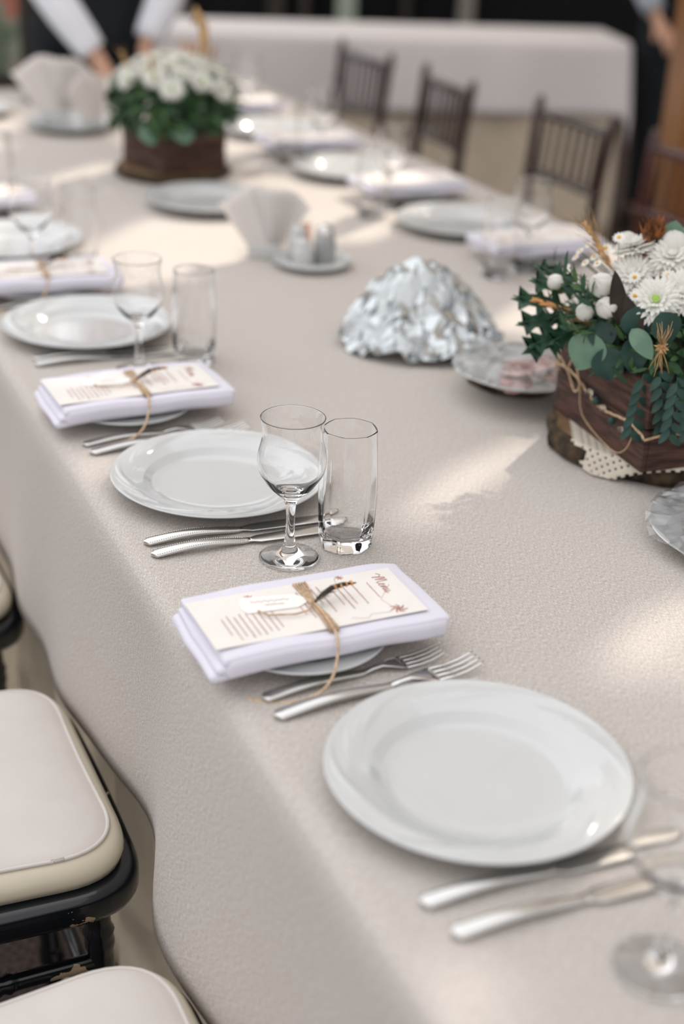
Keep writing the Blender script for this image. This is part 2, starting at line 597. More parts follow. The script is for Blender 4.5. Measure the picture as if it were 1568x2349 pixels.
def drape(name, m, x0, x1, y0, y1, ztop, hang, label, step=.012, wave=.016, rr=.022, cat='tablecloth', out=.02, T=None, ff=None, wr=.0006):
    xs, ys = [], []

    def axis(a, b_):
        l = []
        n1 = int(hang / .02)
        l += [a - hang + i * hang / n1 for i in range(n1)]
        l += [a + .004 * i for i in range(0, 14)]
        n2 = max(6, int((b_ - a - .12) / (step * 2)))
        l += [a + .06 + (b_ - a - .12) * i / n2 for i in range(n2 + 1)]
        l += [b_ - .052 + .004 * i for i in range(0, 14)]
        l += [b_ + hang * (i + 1) / n1 for i in range(n1)]
        return l
    X, Y = axis(x0, x1), axis(y0, y1)
    vs, uv = [], []
    for a in X:
        for c in Y:
            # inner rectangle, inset by the edge radius
            nx, ny = min(max(a, x0 + rr), x1 - rr), min(max(c, y0 + rr), y1 - rr)
            d = Vector((a - nx, c - ny, 0))
            dl = d.length
            z = ztop
            p = Vector((nx, ny, 0))
            if dl > 1e-6:
                u = d / dl
                arc = rr * pi / 2
                if dl < arc:
                    th = dl / rr
                    p += u * (rr * sin(th))
                    z = ztop - rr * (1 - cos(th))
                else:
                    h_ = dl - arc
                    k = min(1, h_ / hang)
                    t_ = ny + nx * .8 if True else 0
                    w_ = (ff or fold)(t_, wave) * k ** .8
                    p += u * (rr + out * k + w_)
                    z = ztop - rr - h_
            z += wr * noise.noise(Vector((a * 7, c * 7, 3))) + wr * .5 * noise.noise(Vector((a * 25, c * 9, 8)))
            vs.append((p.x, p.y, z))
            uv.append((a, c))
    b = MB()
    nv = len(Y)
    b.v = vs
    for i in range(len(X) - 1):
        for j in range(nv - 1):
            b.f.append((i * nv + j, (i + 1) * nv + j, (i + 1) * nv + j + 1, i * nv + j + 1))
            b.fm.append(0)
    if T is not None: b.v = [tuple(T @ Vector(p)) for p in b.v]
    o = b.build(name, m, uv=uv)
    md = o.modifiers.new('thick', 'SOLIDIFY')
    md.thickness = .0015
    md.offset = -1
    return tag(o, label, cat)


drape('linen_tablecloth', M['linen'], -.005, TW + .005, TY0, TY1, TZ, .29,
      'beige linen cloth spread over the long laid table with its hem hanging')


def skirt(name, m, pts, z0, z1, amp, wl, label, seed=0, T=None):
    """pleated skirt following a ground polyline"""
    b = MB()
    path = []
    for (p, q) in zip(pts, pts[1:]):
        p, q = Vector((*p, 0)), Vector((*q, 0))
        n_ = max(2, int((q - p).length / .008))
        path += [(p.lerp(q, i / n_), (q - p).normalized()) for i in range(n_)]
    nz = 14
    s_ = [0]
    for i in range(1, len(path)): s_.append(s_[-1] + (path[i][0] - path[i - 1][0]).length)

    def fn(i, j):
        p, d = path[i]
        n_ = Vector((d.y, -d.x, 0))
        k = j / (nz - 1)
        ph = 2 * pi * s_[i] / wl
        w = amp * (sin(ph + seed) + .4 * sin(1.7 * ph + 2 + seed)) * (.35 + .65 * k)
        q = p + n_ * w
        return (q.x, q.y, z1 + (z0 - z1) * k)
    b.grid(fn, len(path), nz, T)
    o = b.build(name, m)
    md = o.modifiers.new('thick', 'SOLIDIFY')
    md.thickness = .0015
    md.offset = 0
    return tag(o, label, 'table skirt')


skirt('table_skirt', M['satin'], [(.02, TY1 - .03), (.02, TY0 + .04), (TW - .02, TY0 + .04), (TW - .02, TY1 - .03), (.03, TY1 - .02)], .004, .71, .014, .155,
      'champagne satin skirt hanging in pleats to the carpet beneath the linen cloth')


# ------------------------------------------------------------------ crockery
def plate_prof(R, k=1.0, H=.021, well=.66, foot=.5):
    top = [(0, .0045), (R * .30, .0045), (R * (well - .10), .0050), (R * (well - .04), .0066), (R * well, .0098), (R * (well + .035), .0128),
           (R * (well + .08), .0145), (R * .85, H * .86), (R * .93, H * .93), (R * .975, H * .985), (R * .992, H), (R, H - .0009)]
    bot = [(R * .985, H - .0028), (R * .9, H * .70), (R * (well + .06), .0085), (R * (well - .02), .0035), (R * foot + .004, .0018), (R * foot + .003, 0), (R * foot, 0),
           (R * foot - .002, .0018), (0, .002)]
    return top, bot


def make_plate(name, R, label, cat='plate', emboss=0., H=.021, well=.66, m='porcelain', n=120):
    top, bot = plate_prof(R, H=H, well=well)
    # subdivide rim finely for embossed swirls
    prof = []
    for (a, c) in zip(top, top[1:]):
        k = 5 if a[0] > R * (well - .12) else 2
        prof += [(a[0] + (c[0] - a[0]) * i / k, a[1] + (c[1] - a[1]) * i / k) for i in range(k)]
    prof += [top[-1]] + bot
    nt_ = len(prof) - len(bot)

    def rf(r, z, a, j):
        if emboss and j < nt_ and R * .76 < r < R * .97:
            u = (r / R - .76) / .21
            s_ = sin(pi * u)
            ph = a * 6 + u * 5.5
            q = (ph / (2 * pi)) % 1
            z += emboss * s_ * (math.exp(-((q - .4) / .10) ** 2) + .7 * math.exp(-((q - .62) / .07) ** 2) + .5 * math.exp(-((q - .8) / .05) ** 2))
        return r, z
    b = MB()
    b.lathe(prof, n * (2 if emboss else 1), rf=rf)
    return tag(b.build(name, M[m]), label, cat)


def wine_profile():
    out = [(0, 0), (.024, 0), (.0295, .0006), (.0312, .0016), (.0308, .0026), (.022, .0048), (.013, .0078), (.0078, .013), (.0057, .021), (.0049, .034), (.0046, .046), (.0050, .056),
           (.0062, .064), (.0090, .0695), (.0150, .075), (.0225, .0825), (.0290, .092), (.0334, .100), (.0352, .110), (.0345, .120), (.0322, .130), (.0308, .138), (.0310, .147), (.0327, .1575)]
    inn = [(.0329, .1582), (.0325, .1584), (.0320, .1577), (.0303, .147), (.0301, .138), (.0315, .130), (.0337, .120), (.0344, .110), (.0325, .100), (.0277, .0925), (.0205, .0838), (.012, .0785), (.005, .077), (0, .0768)]

    def sm(p):
        r = []
        for i in range(len(p) - 1):
            p0, p1, p2, p3 = p[max(i - 1, 0)], p[i], p[i + 1], p[min(i + 2, len(p) - 1)]
            for k in range(3):
                t_ = k / 3
                r.append(tuple(.5 * ((2 * p1[q]) + (-p0[q] + p2[q]) * t_ + (2 * p0[q] - 5 * p1[q] + 4 * p2[q] - p3[q]) * t_ ** 2 + (-p0[q] + 3 * p1[q] - 3 * p2[q] + p3[q]) * t_ ** 3) for q in (0, 1)))
        return r + [p[-1]]
    return [(max(0, r), z) for r, z in sm(out) + sm(inn)]


def make_wine(label):
    b = MB()
    b.lathe(wine_profile(), 64)
    return tag(b.build('wine_glass', M['glass']), label, 'glass')


def make_tumbler(label):
    prof = [(0, 0), (.020, 0), (.0262, .0008), (.0276, .003), (.0284, .012), (.0296, .035), (.0302, .060), (.0298, .085), (.0286, .110), (.0278, .1275), (.02785, .1322), (.0279, .1333),
            (.0278, .1338), (.02745, .1341), (.0271, .1338), (.0270, .1333), (.0269, .1322), (.0268, .1275), (.0276, .110), (.0287, .085), (.0290, .060), (.0282, .035), (.0262, .020), (.0215, .0145), (.012, .0128), (0, .0125)]

    def rf(r, z, a, j):
        w = pi / 4
        am = (a % w) - w / 2
        f = cos(w / 2) / cos(am) * 1.04
        k = .85 if z < .115 else .85 - .35 * (z - .115) / .019
        if r < .019: k = 0
        return r * (1 + (f - 1) * k), z
    b = MB()
    b.lathe(prof, 96, rf=rf)
    return tag(b.build('tumbler', M['glass']), label, 'glass')


def loft(b, st, n=14, p=2.6):
    """stations (x, y, z, halfwidth, halfthick)"""
    def fn(i, j):
        x, y, z, w, h = st[i]
        a = 2 * pi * j / n
        c, s_ = cos(a), sin(a)
        return (x, y + w * math.copysign(abs(c) ** (2 / p), c), z + h * math.copysign(abs(s_) ** (2 / p), s_))
    b.grid(fn, len(st), n, cv=True)
    o = len(b.v) - len(st) * n
    b.f.append(tuple(o + j for j in range(n))); b.fm.append(0)
    b.f.append(tuple(o + (len(st) - 1) * n + j for j in range(n))[::-1]); b.fm.append(0)


def handle_mesh(L=.108):
    b = MB()
    st = []
    for i in range(26):
        u = i / 25
        w = .0082 * (1 - .38 * u ** 1.1) * min(1, (1 - (1 - min(1, u / .07)) ** 2) ** .5 + .05) + (0 if u < .9 else -.001 * (u - .9) / .1)
        z = .0030 + .0040 * sin(pi * min(1, u * 1.02)) ** 1.3
        st.append((u * L, 0, z, max(.0008, w), .0024 + .0006 * sin(pi * u)))
    loft(b, st)
    # beaded border
    for sd_ in (-1, 1):
        for k in range(40):
            u = .05 + .88 * k / 39
            i = min(24, int(u * 25))
            x, _, z, w, h = st[i]
            f = u * 25 - i
            w2, z2, h2 = (w + (st[i + 1][3] - w) * f, z + (st[i + 1][2] - z) * f, h + (st[i + 1][4] - h) * f)
            r = .00075
            T = Matrix.Translation((u * L, sd_ * (w2 - .0019), z2 + h2 - .0002))
            b.add([(r, 0, 0), (0, r, 0), (-r, 0, 0), (0, -r, 0), (0, 0, r)], [(0, 1, 4), (1, 2, 4), (2, 3, 4), (3, 0, 4)], T)
    return b


def make_knife(label):
    t = thing('table_knife', label, 'knife')
    h = handle_mesh().build('handle', M['steel'], t)
    b = MB()
    st = [(.105, 0, .0036, .0045, .0019), (.110, 0, .0036, .0050, .0012), (.118, 0, .0036, .0085, .0009), (.14, 0, .0035, .0092, .0009), (.175, 0, .0034, .0096, .0008), (.20, 0, .0034, .0092, .0008),
          (.212, .001, .0034, .0078, .0007), (.219, .003, .0034, .0050, .0006), (.222, .005, .0034, .0016, .0004)]
    loft(b, st, 12, 2)
    b.build('blade', M['steel'], t)
    return t


def make_fork(label):
    t = thing('dinner_fork', label, 'fork')
    handle_mesh(.118).build('handle', M['steel'], t)
    b = MB()
    st = [(.114, 0, .0038, .0042, .0017), (.125, 0, .0055, .0030, .0016), (.135, 0, .0072, .0040, .0013), (.145, 0, .0066, .0085, .0009), (.155, 0, .0045, .0118, .0009), (.162, 0, .0036, .0122, .0009)]
    loft(b, st, 12, 2.2)
    for k in range(4):
        y = -.0102 + k * .0068
        b.tube([(.160, y, .0036), (.175, y, .0034), (.190, y * .98, .0052), (.203, y * .95, .0092), (.207, y * .94, .0112)], [.0019, .0018, .0016, .0012, .0006], 8, flat=.6)
    b.build('tines', M['steel'], t)
    return t


# ------------------------------------------------------------------ napkin, card, tie
def make_napkin(label):
    """folded cloth napkin, local origin at its centre on the plate rim; x long, y deep"""
    b = MB()

    def df(p):
        x, y, z = p
        z2 = z + .0016 * noise.noise(Vector((x * 22, y * 22, z * 30)))
        dr = max(0, abs(x + .01) - .075)
        z2 -= 2.2 * dr * dr * (1.2 if x < 0 else .6)
        y2 = y + .0018 * noise.noise(Vector((x * 14, z * 50, 5)))
        if x > .09: y2 *= 1 - 1.6 * (x - .09)
        return (x + .003 * noise.noise(Vector((y * 20, z * 60, 2))), y2, z2)
    b.rbox(-.118, .112, -.060, .056, .000, .0095, .0045, 3, nx=34, ny=18, df=df)
    b.rbox(-.112, .114, -.0615, .054, .0085, .0155, .0034, 3, nx=34, ny=18, df=df)
    b.rbox(-.107, .116, -.062, .057, .0148, .0225, .0036, 3, nx=34, ny=18, df=df)
    b.rbox(-.105, .115, -.0645, -.050, .002, .0215, .0070, 4, nx=34, ny=2, df=df)
    return tag(b.build('folded_napkin', M['napkin']), label, 'napkin')


def stroke(b, pts, r=.00035, T=None):
    b.tube(pts, r, 5, T=T, flat=.35)


def squiggle(x, y, L, rr, amp=.0010, dx=0, dy=-1, wl=.0024):
    """illegible handwriting along -y"""
    n_ = max(3, int(L / wl * 4))
    pts = []
    for i in range(n_ + 1):
        s_ = L * i / n_
        a = amp * (sin(i * pi / 2) + .4 * rr.uniform(-1, 1))
        pts.append((x + a, y - s_, 0))
    return pts


def make_menu(label, detail=True):
    """portrait menu card: its top is toward +x, its lines read toward -y; origin centre"""
    t = thing('menu_card', label, 'menu card')
    b = MB()
    b.rbox(-.1035, .1035, -.0435, .0435, 0, .0008, .0003, 1, nx=8, ny=4)
    b.build('card', M['card'], t, smooth=False)
    rr = random.Random(3)
    z = .0010
    b = MB()
    T = Matrix.Translation((0, 0, z))
    # the word Menu, cursive; u runs along -y (reading), v runs +x (up)
    y0, x0, s_ = .029, .080, .0125

    def W_(pts, ox):
        return [(x0 + v * s_, y0 - (ox + u) * s_, 0) for u, v in pts]
    Mm = [(-.5, .55), (-.3, .8), (0, .6), (-.05, 0), (.0, .2), (.18, .95), (.30, .95), (.33, .1), (.36, .2), (.55, .95), (.68, .95), (.70, .15), (.82, 0), (1.0, .15)]
    e_ = [(0, .15), (.22, .32), (.26, .48), (.15, .5), (.08, .3), (.12, .05), (.28, 0), (.42, .15)]
    n__ = [(0, .15), (.08, .45), (.12, 0), (.2, .4), (.3, .48), (.34, .1), (.42, 0), (.52, .15)]
    u_ = [(0, .15), (.06, .48), (.06, .1), (.16, 0), (.28, .12), (.33, .48), (.33, .08), (.42, 0), (.62, .2)]
    for L_, ox in ((Mm, 0), (e_, 1.0), (n__, 1.42), (u_, 1.94)):
        stroke(b, W_(L_, ox), .00055, T)
    b.build('title_lettering', M['ink'], t)
    b = MB()
    stroke(b, squiggle(.071, .022, .030, rr, .0007), .00027, T)
    b.build('subtitle', M['ink'], t)
    b = MB()
    for x, y, L in ((.056, .030, .045), (.046, .028, .04), (.040, .030, .05), (.034, .026, .036), (.022, .031, .05), (.016, .028, .03), (.006, .030, .044), (0, .027, .05),
                    (-.006, .026, .04), (-.034, .006, .034), (-.040, .008, .04), (-.046, .004, .035), (-.052, .010, .045), (-.058, .006, .04), (-.064, .008, .045), (-.070, .004, .036), (-.076, .008, .044), (-.082, .004, .03)):
        stroke(b, squiggle(x, y, L, rr, .0008 if L > .044 else .0006), .00027, T)
        if x == -.006: b.build('course_list', M['ink'], t); b = MB()
    b.build('closing_note', M['ink'], t)
    b = MB()
    # twig ornaments with berries in two corners
    for (cx, cy, sc) in ((.078, -.033, 1), (-.045, .033, .6), (.05, .040, .5)):
        b = MB()
        for k in range(7):
            a = k * .9 + 1
            stroke(b, [(cx, cy, 0), (cx + cos(a) * .004 * sc, cy + sin(a) * .005 * sc, 0), (cx + cos(a + .5) * .009 * sc, cy + sin(a + .5) * .008 * sc, 0)], [.0007 * sc, .0011 * sc, .0003], T)
        b.build('twig_ornament', M['ink'], t)
    b = MB()
    stroke(b, [(.09, .012, 0), (.07, -.012, 0), (.075, -.03, 0)], .0002, T)
    stroke(b, [(.07, -.036, 0), (.05, -.034, 0), (.044, -.040, 0), (.03, -.034, 0)], .0002, T)
    stroke(b, [(.045, .040, 0), (.04, .020, 0), (.028, .024, 0)], .0002, T)
    b.build('vine_flourish', M['ink'], t)
    return t


def make_tag(label):
    """pointed name tag lying on the card"""
    t = thing('name_tag', label, 'tag')
    out = []
    for i in range(9):
        a = pi / 2 + pi * i / 8
        out.append((-.030 + .010 * cos(a) * .7, .0145 * sin(a)))
    out += [(.016, -.012), (.028, -.003), (.028, .003), (.016, .012)]
    n_ = len(out)
    b = MB()
    b.add([(x, y, 0) for x, y in out] + [(x, y, .0007) for x, y in out], [tuple(range(n_))[::-1], tuple(range(n_, 2 * n_))] + [(i, (i + 1) % n_, (i + 1) % n_ + n_, i + n_) for i in range(n_)])
    b.build('tag_card', M['tagcard'], t, smooth=False)
    rr = random.Random(5)
    b = MB()
    for (x0, y0, L) in ((-.026, .004, .036), (-.014, -.003, .018)):
        pts = [(x0 + L * i / 24, y0 + .0012 * sin(i * pi / 2) + .0006 * rr.uniform(-1, 1), .0009) for i in range(25)]
        stroke(b, pts, .0003)
    b.build('lettering', M['ink'], t)
    return t


def make_twine(label, hgt=.0465, drop=.022):
    """jute tied round card and napkin with a long loose tail; origin at the knot, z = 0 at the card top"""
    b = MB()
    rr = random.Random(9)
    for k in range(5):
        dx = (k - 2) * .0018
        pts = [(dx * 1.6 + .004, .0418, -.0012), (dx * 1.6 + .004, .0412, .0012), (dx * 1.2 + .003, .022, .0016), (dx * .4, 0, .0026), (dx * .9 + .002, -.024, .0016), (dx * 1.2 + .001, -.0478, .0012), (dx * 1.2 + .001, -.0484, -.0012)]
        b.tube(pts, .0011, 6)
    b.lathe([(0, -.002), (.0035, -.001), (.0042, .001), (.003, .003), (0, .0038)], 12, T=Matrix.Translation((0, 0, .003)))
    w = b.build('wrap', M['juteband'])
    t = thing('jute_twine', label, 'twine')
    w.parent = t
    b = MB()
    # loop round the tag
    b.tube([(0, 0, .004), (-.008, -.012, .003), (-.022, -.014, .0026), (-.046, -.007, .0024), (-.052, .004, .0022)], .0009, 6)
    b.build('tag_cord', M['juteband'], t)
    b = MB()
    zt = -hgt
    P_, Q_ = [(0, 0, .004), (.001, -.018, .0045), (0, -.045, .003), (-.001, -.060, -.001), (-.006, -.072, -.014), (-.016, -.082, zt + .018), (-.032, -.086, zt + .008), (-.055, -.082, zt + .0030), (-.075, -.072, zt + .0030), (-.088, -.062, zt + .0030)], []
    for i in range(len(P_) - 1):
        p0, p1, p2, p3 = [Vector(P_[max(0, min(len(P_) - 1, q))]) for q in (i - 1, i, i + 1, i + 2)]
        for k in range(5):
            f = k / 5
            Q_.append(.5 * ((2 * p1) + (-p0 + p2) * f + (2 * p0 - 5 * p1 + 4 * p2 - p3) * f ** 2 + (-p0 + 3 * p1 - 3 * p2 + p3) * f ** 3))
    b.tube(Q_, [.0010 + .0006 * i / len(Q_) for i in range(len(Q_))], 6)
    b.build('loose_tail', M['jutepale'], t)
    return t


def make_feather(label):
    """short striped feather with downy base, lying along +x"""
    t = thing('striped_feather', label, 'feather')
    b = MB()
    pts = [(0, 0, .001), (.010, .003, .005), (.020, .0045, .0085), (.032, .004, .0095), (.045, .002, .009)]
    b.tube(pts, [.0015, .0032, .0034, .0030, .0008], 8, flat=.5)
    for k in range(4):
        f = .50 + k * .13
        x = .045 * f
        b.tube([(x, .0043, .0086), (x + .002, .0040, .0092)], [.0036, .0034], 8, flat=.55, mi=1)
    b.build('vane', [M['pod'], M['rust']], t)
    b = MB()
    rr = random.Random(2)
    for k in range(26):
        u = rr.random() * .6
        x = .03 * u
        a = rr.uniform(.3, 1.0) * rr.choice((-1, 1))
        L = rr.uniform(.005, .010)
        b.tube([(x, .003 * u, .002 + .007 * u), (x + L * cos(a), .003 * u + L * sin(a), .004 + .007 * u + rr.uniform(-.001, .004))], [.0004, .0001], 4)
    b.build('down', M['barb'], t)
    return t


# ---- near-side settings: names used in the labels, set centre lines along y
plate0 = make_plate('dinner_plate', .1235, 'white dinner plate closest to the camera, large swirl-embossed rim', emboss=.0020)
plate0.location = (.148, .80, TZ)


def cplate(loc, label, rz=0, src=None, sc=1, group=None):
    o = (src or plate0).copy()
    COL.objects.link(o)
    o.location = loc
    o.rotation_euler = (0, 0, rz)
    o.scale = (sc,) * 3
    o['label'] = label
    if group: o['group'] = group
    return o


cplate((.146, 1.405, TZ), 'white dinner plate directly behind the sharply focused wine glass and its two knives', 1)
cplate((.146, 1.978, TZ), 'white dinner plate second behind the focused glasses, with bright glints, left edge of table', 2)
cplate((.140, 2.46, TZ), 'white dinner plate cut by the left picture edge behind the tied napkins', .5)

side0 = make_plate('side_plate', .083, 'small white side plate peeking out under the nearest folded napkin', H=.018, well=.62, n=80)
NAP = [(.107, 1.047, 'nearest'), (.120, 1.652, 'second'), (.128, 2.185, 'third'), (.120, 2.72, 'fourth')]
SIDEL = ['small white side plate peeking out under the nearest folded napkin', 'small white side plate under the tied napkin behind the focused dinner plate',
         'small white side plate under the napkin at the left picture edge, behind the glinting plate', 'small white side plate under the farthest napkin at the left picture edge']
NAPL = ['lilac-white folded napkin nearest the camera, lying on a small plate', 'lilac-white folded napkin just behind the focused dinner plate', 'lilac-white folded napkin half out of the left edge behind the glinting plate',
        'blurred folded napkin far at the left picture edge beyond the tall glass']
MENL = ['cream menu card titled Menu on the nearest napkin, lettering readable', 'cream menu card on the napkin behind the focused dinner plate', 'cream menu card on the sunlit napkin at the left picture edge', 'blurred menu card on the farthest napkin at the left edge']
TAGL = ['small white name tag with two handwritten lines on the nearest menu card', 'small white name tag on the menu card behind the focused plate', 'small name tag on the menu card at the left picture edge', 'blurred name tag on the farthest left menu card']
TWL = ['brown jute twine tied around the nearest menu card, long tail hanging on the cloth', 'jute twine around the card and napkin behind the focused plate', 'jute twine around the sunlit napkin at the left picture edge', 'blurred jute twine around the farthest left napkin']
FEL = ['brown striped feather tucked in the knot on the nearest menu card', 'brown feather tucked in the twine behind the focused dinner plate', 'brown feather on the napkin at the left picture edge', 'blurred feather on the farthest left napkin']
protos = []
side0.location = (.100, 1.052, TZ)
nap0 = make_napkin(NAPL[0]); men0 = make_menu(MENL[0]); tag0 = make_tag(TAGL[0]); tw0 = make_twine(TWL[0]); fe0 = make_feather(FEL[0])


def place_set(i, x, y, rz, first):
    ZN = TZ + .0190
    R_ = Matrix.Rotation(rz, 3, 'Z')

    def at(dx, dy, z): v = R_ @ Vector((dx, dy, 0)); return (x + v.x, y + v.y, z)
    items = [(side0, at(-.007, .005, TZ), 0, SIDEL), (nap0, at(0, 0, ZN), 0, NAPL), (men0, at(-.005, -.003, ZN + .0232), 0, MENL), (tag0, at(-.027, .011, ZN + .0245), -.14, TAGL),
             (tw0, at(0, -.004, ZN + .0245), 0, TWL), (fe0, at(.001, -.008, ZN + .0290), .12, FEL)]
    for src, loc, a, lab in items:
        if first:
            src.location = loc
            src.rotation_euler = (0, 0, rz + a)
        else:
            dup(src, loc, rz + a, lab[i])


place_set(0, *NAP[0][:2], 0, True)
place_set(1, *NAP[1][:2], radians(1), False)
place_set(2, *NAP[2][:2], radians(-4), False)
place_set(3, *NAP[3][:2], radians(3), False)

kn0 = make_knife('table knife nearest the camera on the plate side, below the closest plate')
fk0 = make_fork('dinner fork next to the nearest napkin, tines pointing away from the plate')


def put(src, x, y, rz, label=None, first=False, sc=1):
    if first:
        src.location = (x, y, TZ + .0002)
        src.rotation_euler = (0, 0, rz)
        return src
    o = dup(src, (x, y, TZ + .0002), rz, label)
    o.scale = (sc,) * 3
    return o


put(kn0, .040, .687, radians(-2), first=True)
put(kn0, .046, .651, radians(-2), 'table knife nearest the camera, below its twin and under the blurred glass')
put(kn0, .022, 1.292, radians(-2.5), 'sharp focused beaded table knife closer to the dinner plate')
put(kn0, .021, 1.263, radians(-1.5), 'sharp focused beaded table knife closer to the wine glass foot')
put(kn0, .042, 1.885, radians(-3), 'blurred table knife just below the glinting plate at left')
put(kn0, .040, 1.862, radians(-2), 'blurred table knife nearer the second napkin, below the glinting plate')
put(fk0, .030, .972, radians(4), first=True).scale = (.89, .89, .89)
put(fk0, .030, .942, radians(4), 'dinner fork partly covered by the nearest dinner plate')
put(fk0, .029, 1.567, radians(3), 'fork between the second napkin and the focused dinner plate', sc=.89)
put(fk0, .031, 1.540, radians(3), 'fork half hidden by the rim of the focused dinner plate')
put(fk0, .030, 2.125, radians(3), 'blurred fork at the left picture edge behind the glinting plate')

wg0 = make_wine('clear stemmed wine glass in sharp focus at the centre')
tb0 = make_tumbler('clear faceted tumbler in sharp focus beside the wine glass')
wg0.location = (.155, 1.213, TZ + .0004)
tb0.location = (.223, 1.222, TZ + .0004)
tb0.rotation_euler = (0, 0, .2)


def cglass(src, x, y, label, rz=0):
    o = src.copy()
    COL.objects.link(o)
    o.location = (x, y, TZ + .0004)
    o.rotation_euler = (0, 0, rz)
    o['label'] = label


cglass(wg0, .163, .572, 'very blurred wine glass cut by the right edge over the nearest knives')
cglass(wg0, .172, 1.802, 'blurred wine glass behind the second napkin, in front of the glinting plate')
cglass(tb0, .255, 1.812, 'blurred tumbler behind the second napkin, right of the left wine glass', .3)
cglass(wg0, .140, 2.292, 'blurred wine glass with bright glints near the left edge')
cglass(tb0, .227, 2.323, 'blurred tumbler with a bright edge standing right of the glinting left wine glass', .1)
cglass(tb0, .19, 2.80, 'far blurred glass at the left picture edge showing two round glints', .5)
# far side
cglass(wg0, .961, 2.084, 'blurred wine glass on the far side in front of the rightmost far napkin')
cglass(tb0, .892, 2.062, 'blurred tumbler left of the far side wine glass near the foil', .3)
cglass(wg0, .925, 2.56, 'blurred glinting wine glass by the middle far napkin')
cglass(tb0, .855, 2.50, 'blurred glinting tumbler by the middle far napkin', .3)
cglass(wg0, .975, 3.02, 'far blurred wine glass by the third far napkin')
cglass(tb0, .88, 3.0, 'far blurred tumbler by the third far napkin', .3)
cglass(wg0, .98, 3.52, 'farthest blurred wine glass right of the distant flower box')

cplate((.985, 2.375, TZ), 'blurred dinner plate on the far side behind the rightmost far napkin', 1.2)
cplate((.97, 2.86, TZ), 'blurred dinner plate on the far side between the second and third chair', .2)
cplate((.97, 3.32, TZ), 'blurred dinner plate on the far side behind the third far napkin', .7)
cplate((.95, 3.78, TZ), 'farthest blurred dinner plate right of the distant flower box', .3)
cplate((.575, 2.665, TZ), 'blurred plate lying in the sun in the middle of the table', .4, sc=1.0)
FN = [(1.02, 2.148, 'rightmost on the far side, behind the foil mound'), (1.0, 2.625, 'middle of the far side below the second chair'), (.97, 3.09, 'far side near the leftmost chair'), (.97, 3.56, 'farthest on the far side behind the distant wine glass')]
for x, y, w_ in FN:
    o = cplate((x, y - .003, TZ), 'blurred side plate under the napkin ' + w_, src=side0)
    n_ = nap0.copy(); COL.objects.link(n_)
    n_.location = (x, y, TZ + .019); n_.rotation_euler = (0, 0, pi)
    n_['label'] = 'blurred folded napkin ' + w_
    dup(men0, (x, y, TZ + .0425), pi, 'blurred menu card on the napkin ' + w_)

# ------------------------------------------------------------------ chairs
def rrect(x0, x1, w0, w1, r, n=10):
    """rounded trapezoid outline, w0 half width at x0, w1 at x1"""
    P = [Vector((x1, -w1)), Vector((x1, w1)), Vector((x0, w0)), Vector((x0, -w0))]
    out = []
    for i in range(4):
        p, a, c = P[i], P[i - 1], P[(i + 1) % 4]
        d0, d1 = (a - p).normalized(), (c - p).normalized()
        s_, e_ = p + d0 * r, p + d1 * r
        for k in range(n + 1):
            t_ = k / n
            out.append(s_ * (1 - t_) ** 2 + p * 2 * t_ * (1 - t_) * 1 + e_ * t_ ** 2)
    # densify straight runs
    res = []
    for i in range(len(out)):
        a, c = out[i], out[(i + 1) % len(out)]
        k = max(1, int((c - a).length / .02))
        res += [a.lerp(c, q / k) for q in range(k)]
    return res


def ring_layers(b, outline, layers, cap=True, mi=0):
    n_ = len(outline)
    cx = sum((p.x for p in outline)) / n_
    o = len(b.v)
    for (sc, z) in layers:
        for k, p in enumerate(outline):
            d = Vector((p.x - cx, p.y))
            L = d.length
            q = d * ((L + sc) / L) if sc > -.08 else d * (1 + sc)
            zz = z(k) if callable(z) else z
            b.v.append((cx + q.x, q.y, zz))
    for i in range(len(layers) - 1):
        for k in range(n_):
            k2 = (k + 1) % n_
            b.f.append((o + i * n_ + k, o + i * n_ + k2, o + (i + 1) * n_ + k2, o + (i + 1) * n_ + k)); b.fm.append(mi)
    if cap:
        b.f.append(tuple(o + k for k in range(n_))[::-1]); b.fm.append(mi)
        b.f.append(tuple(o + (len(layers) - 1) * n_ + k for k in range(n_))); b.fm.append(mi)


def turned(L, r, rings=(.12, .5, .86)):
    pr_ = []
    n_ = 60
    for i in range(n_ + 1):
        u = i / n_
        rr = r * (1 - .12 * abs(u - .5))
        for c in rings:
            for s_ in (-.018, .018):
                rr += r * .28 * math.exp(-((u - c - s_) / .010) ** 2)
        pr_.append((rr, u * L))
    return pr_


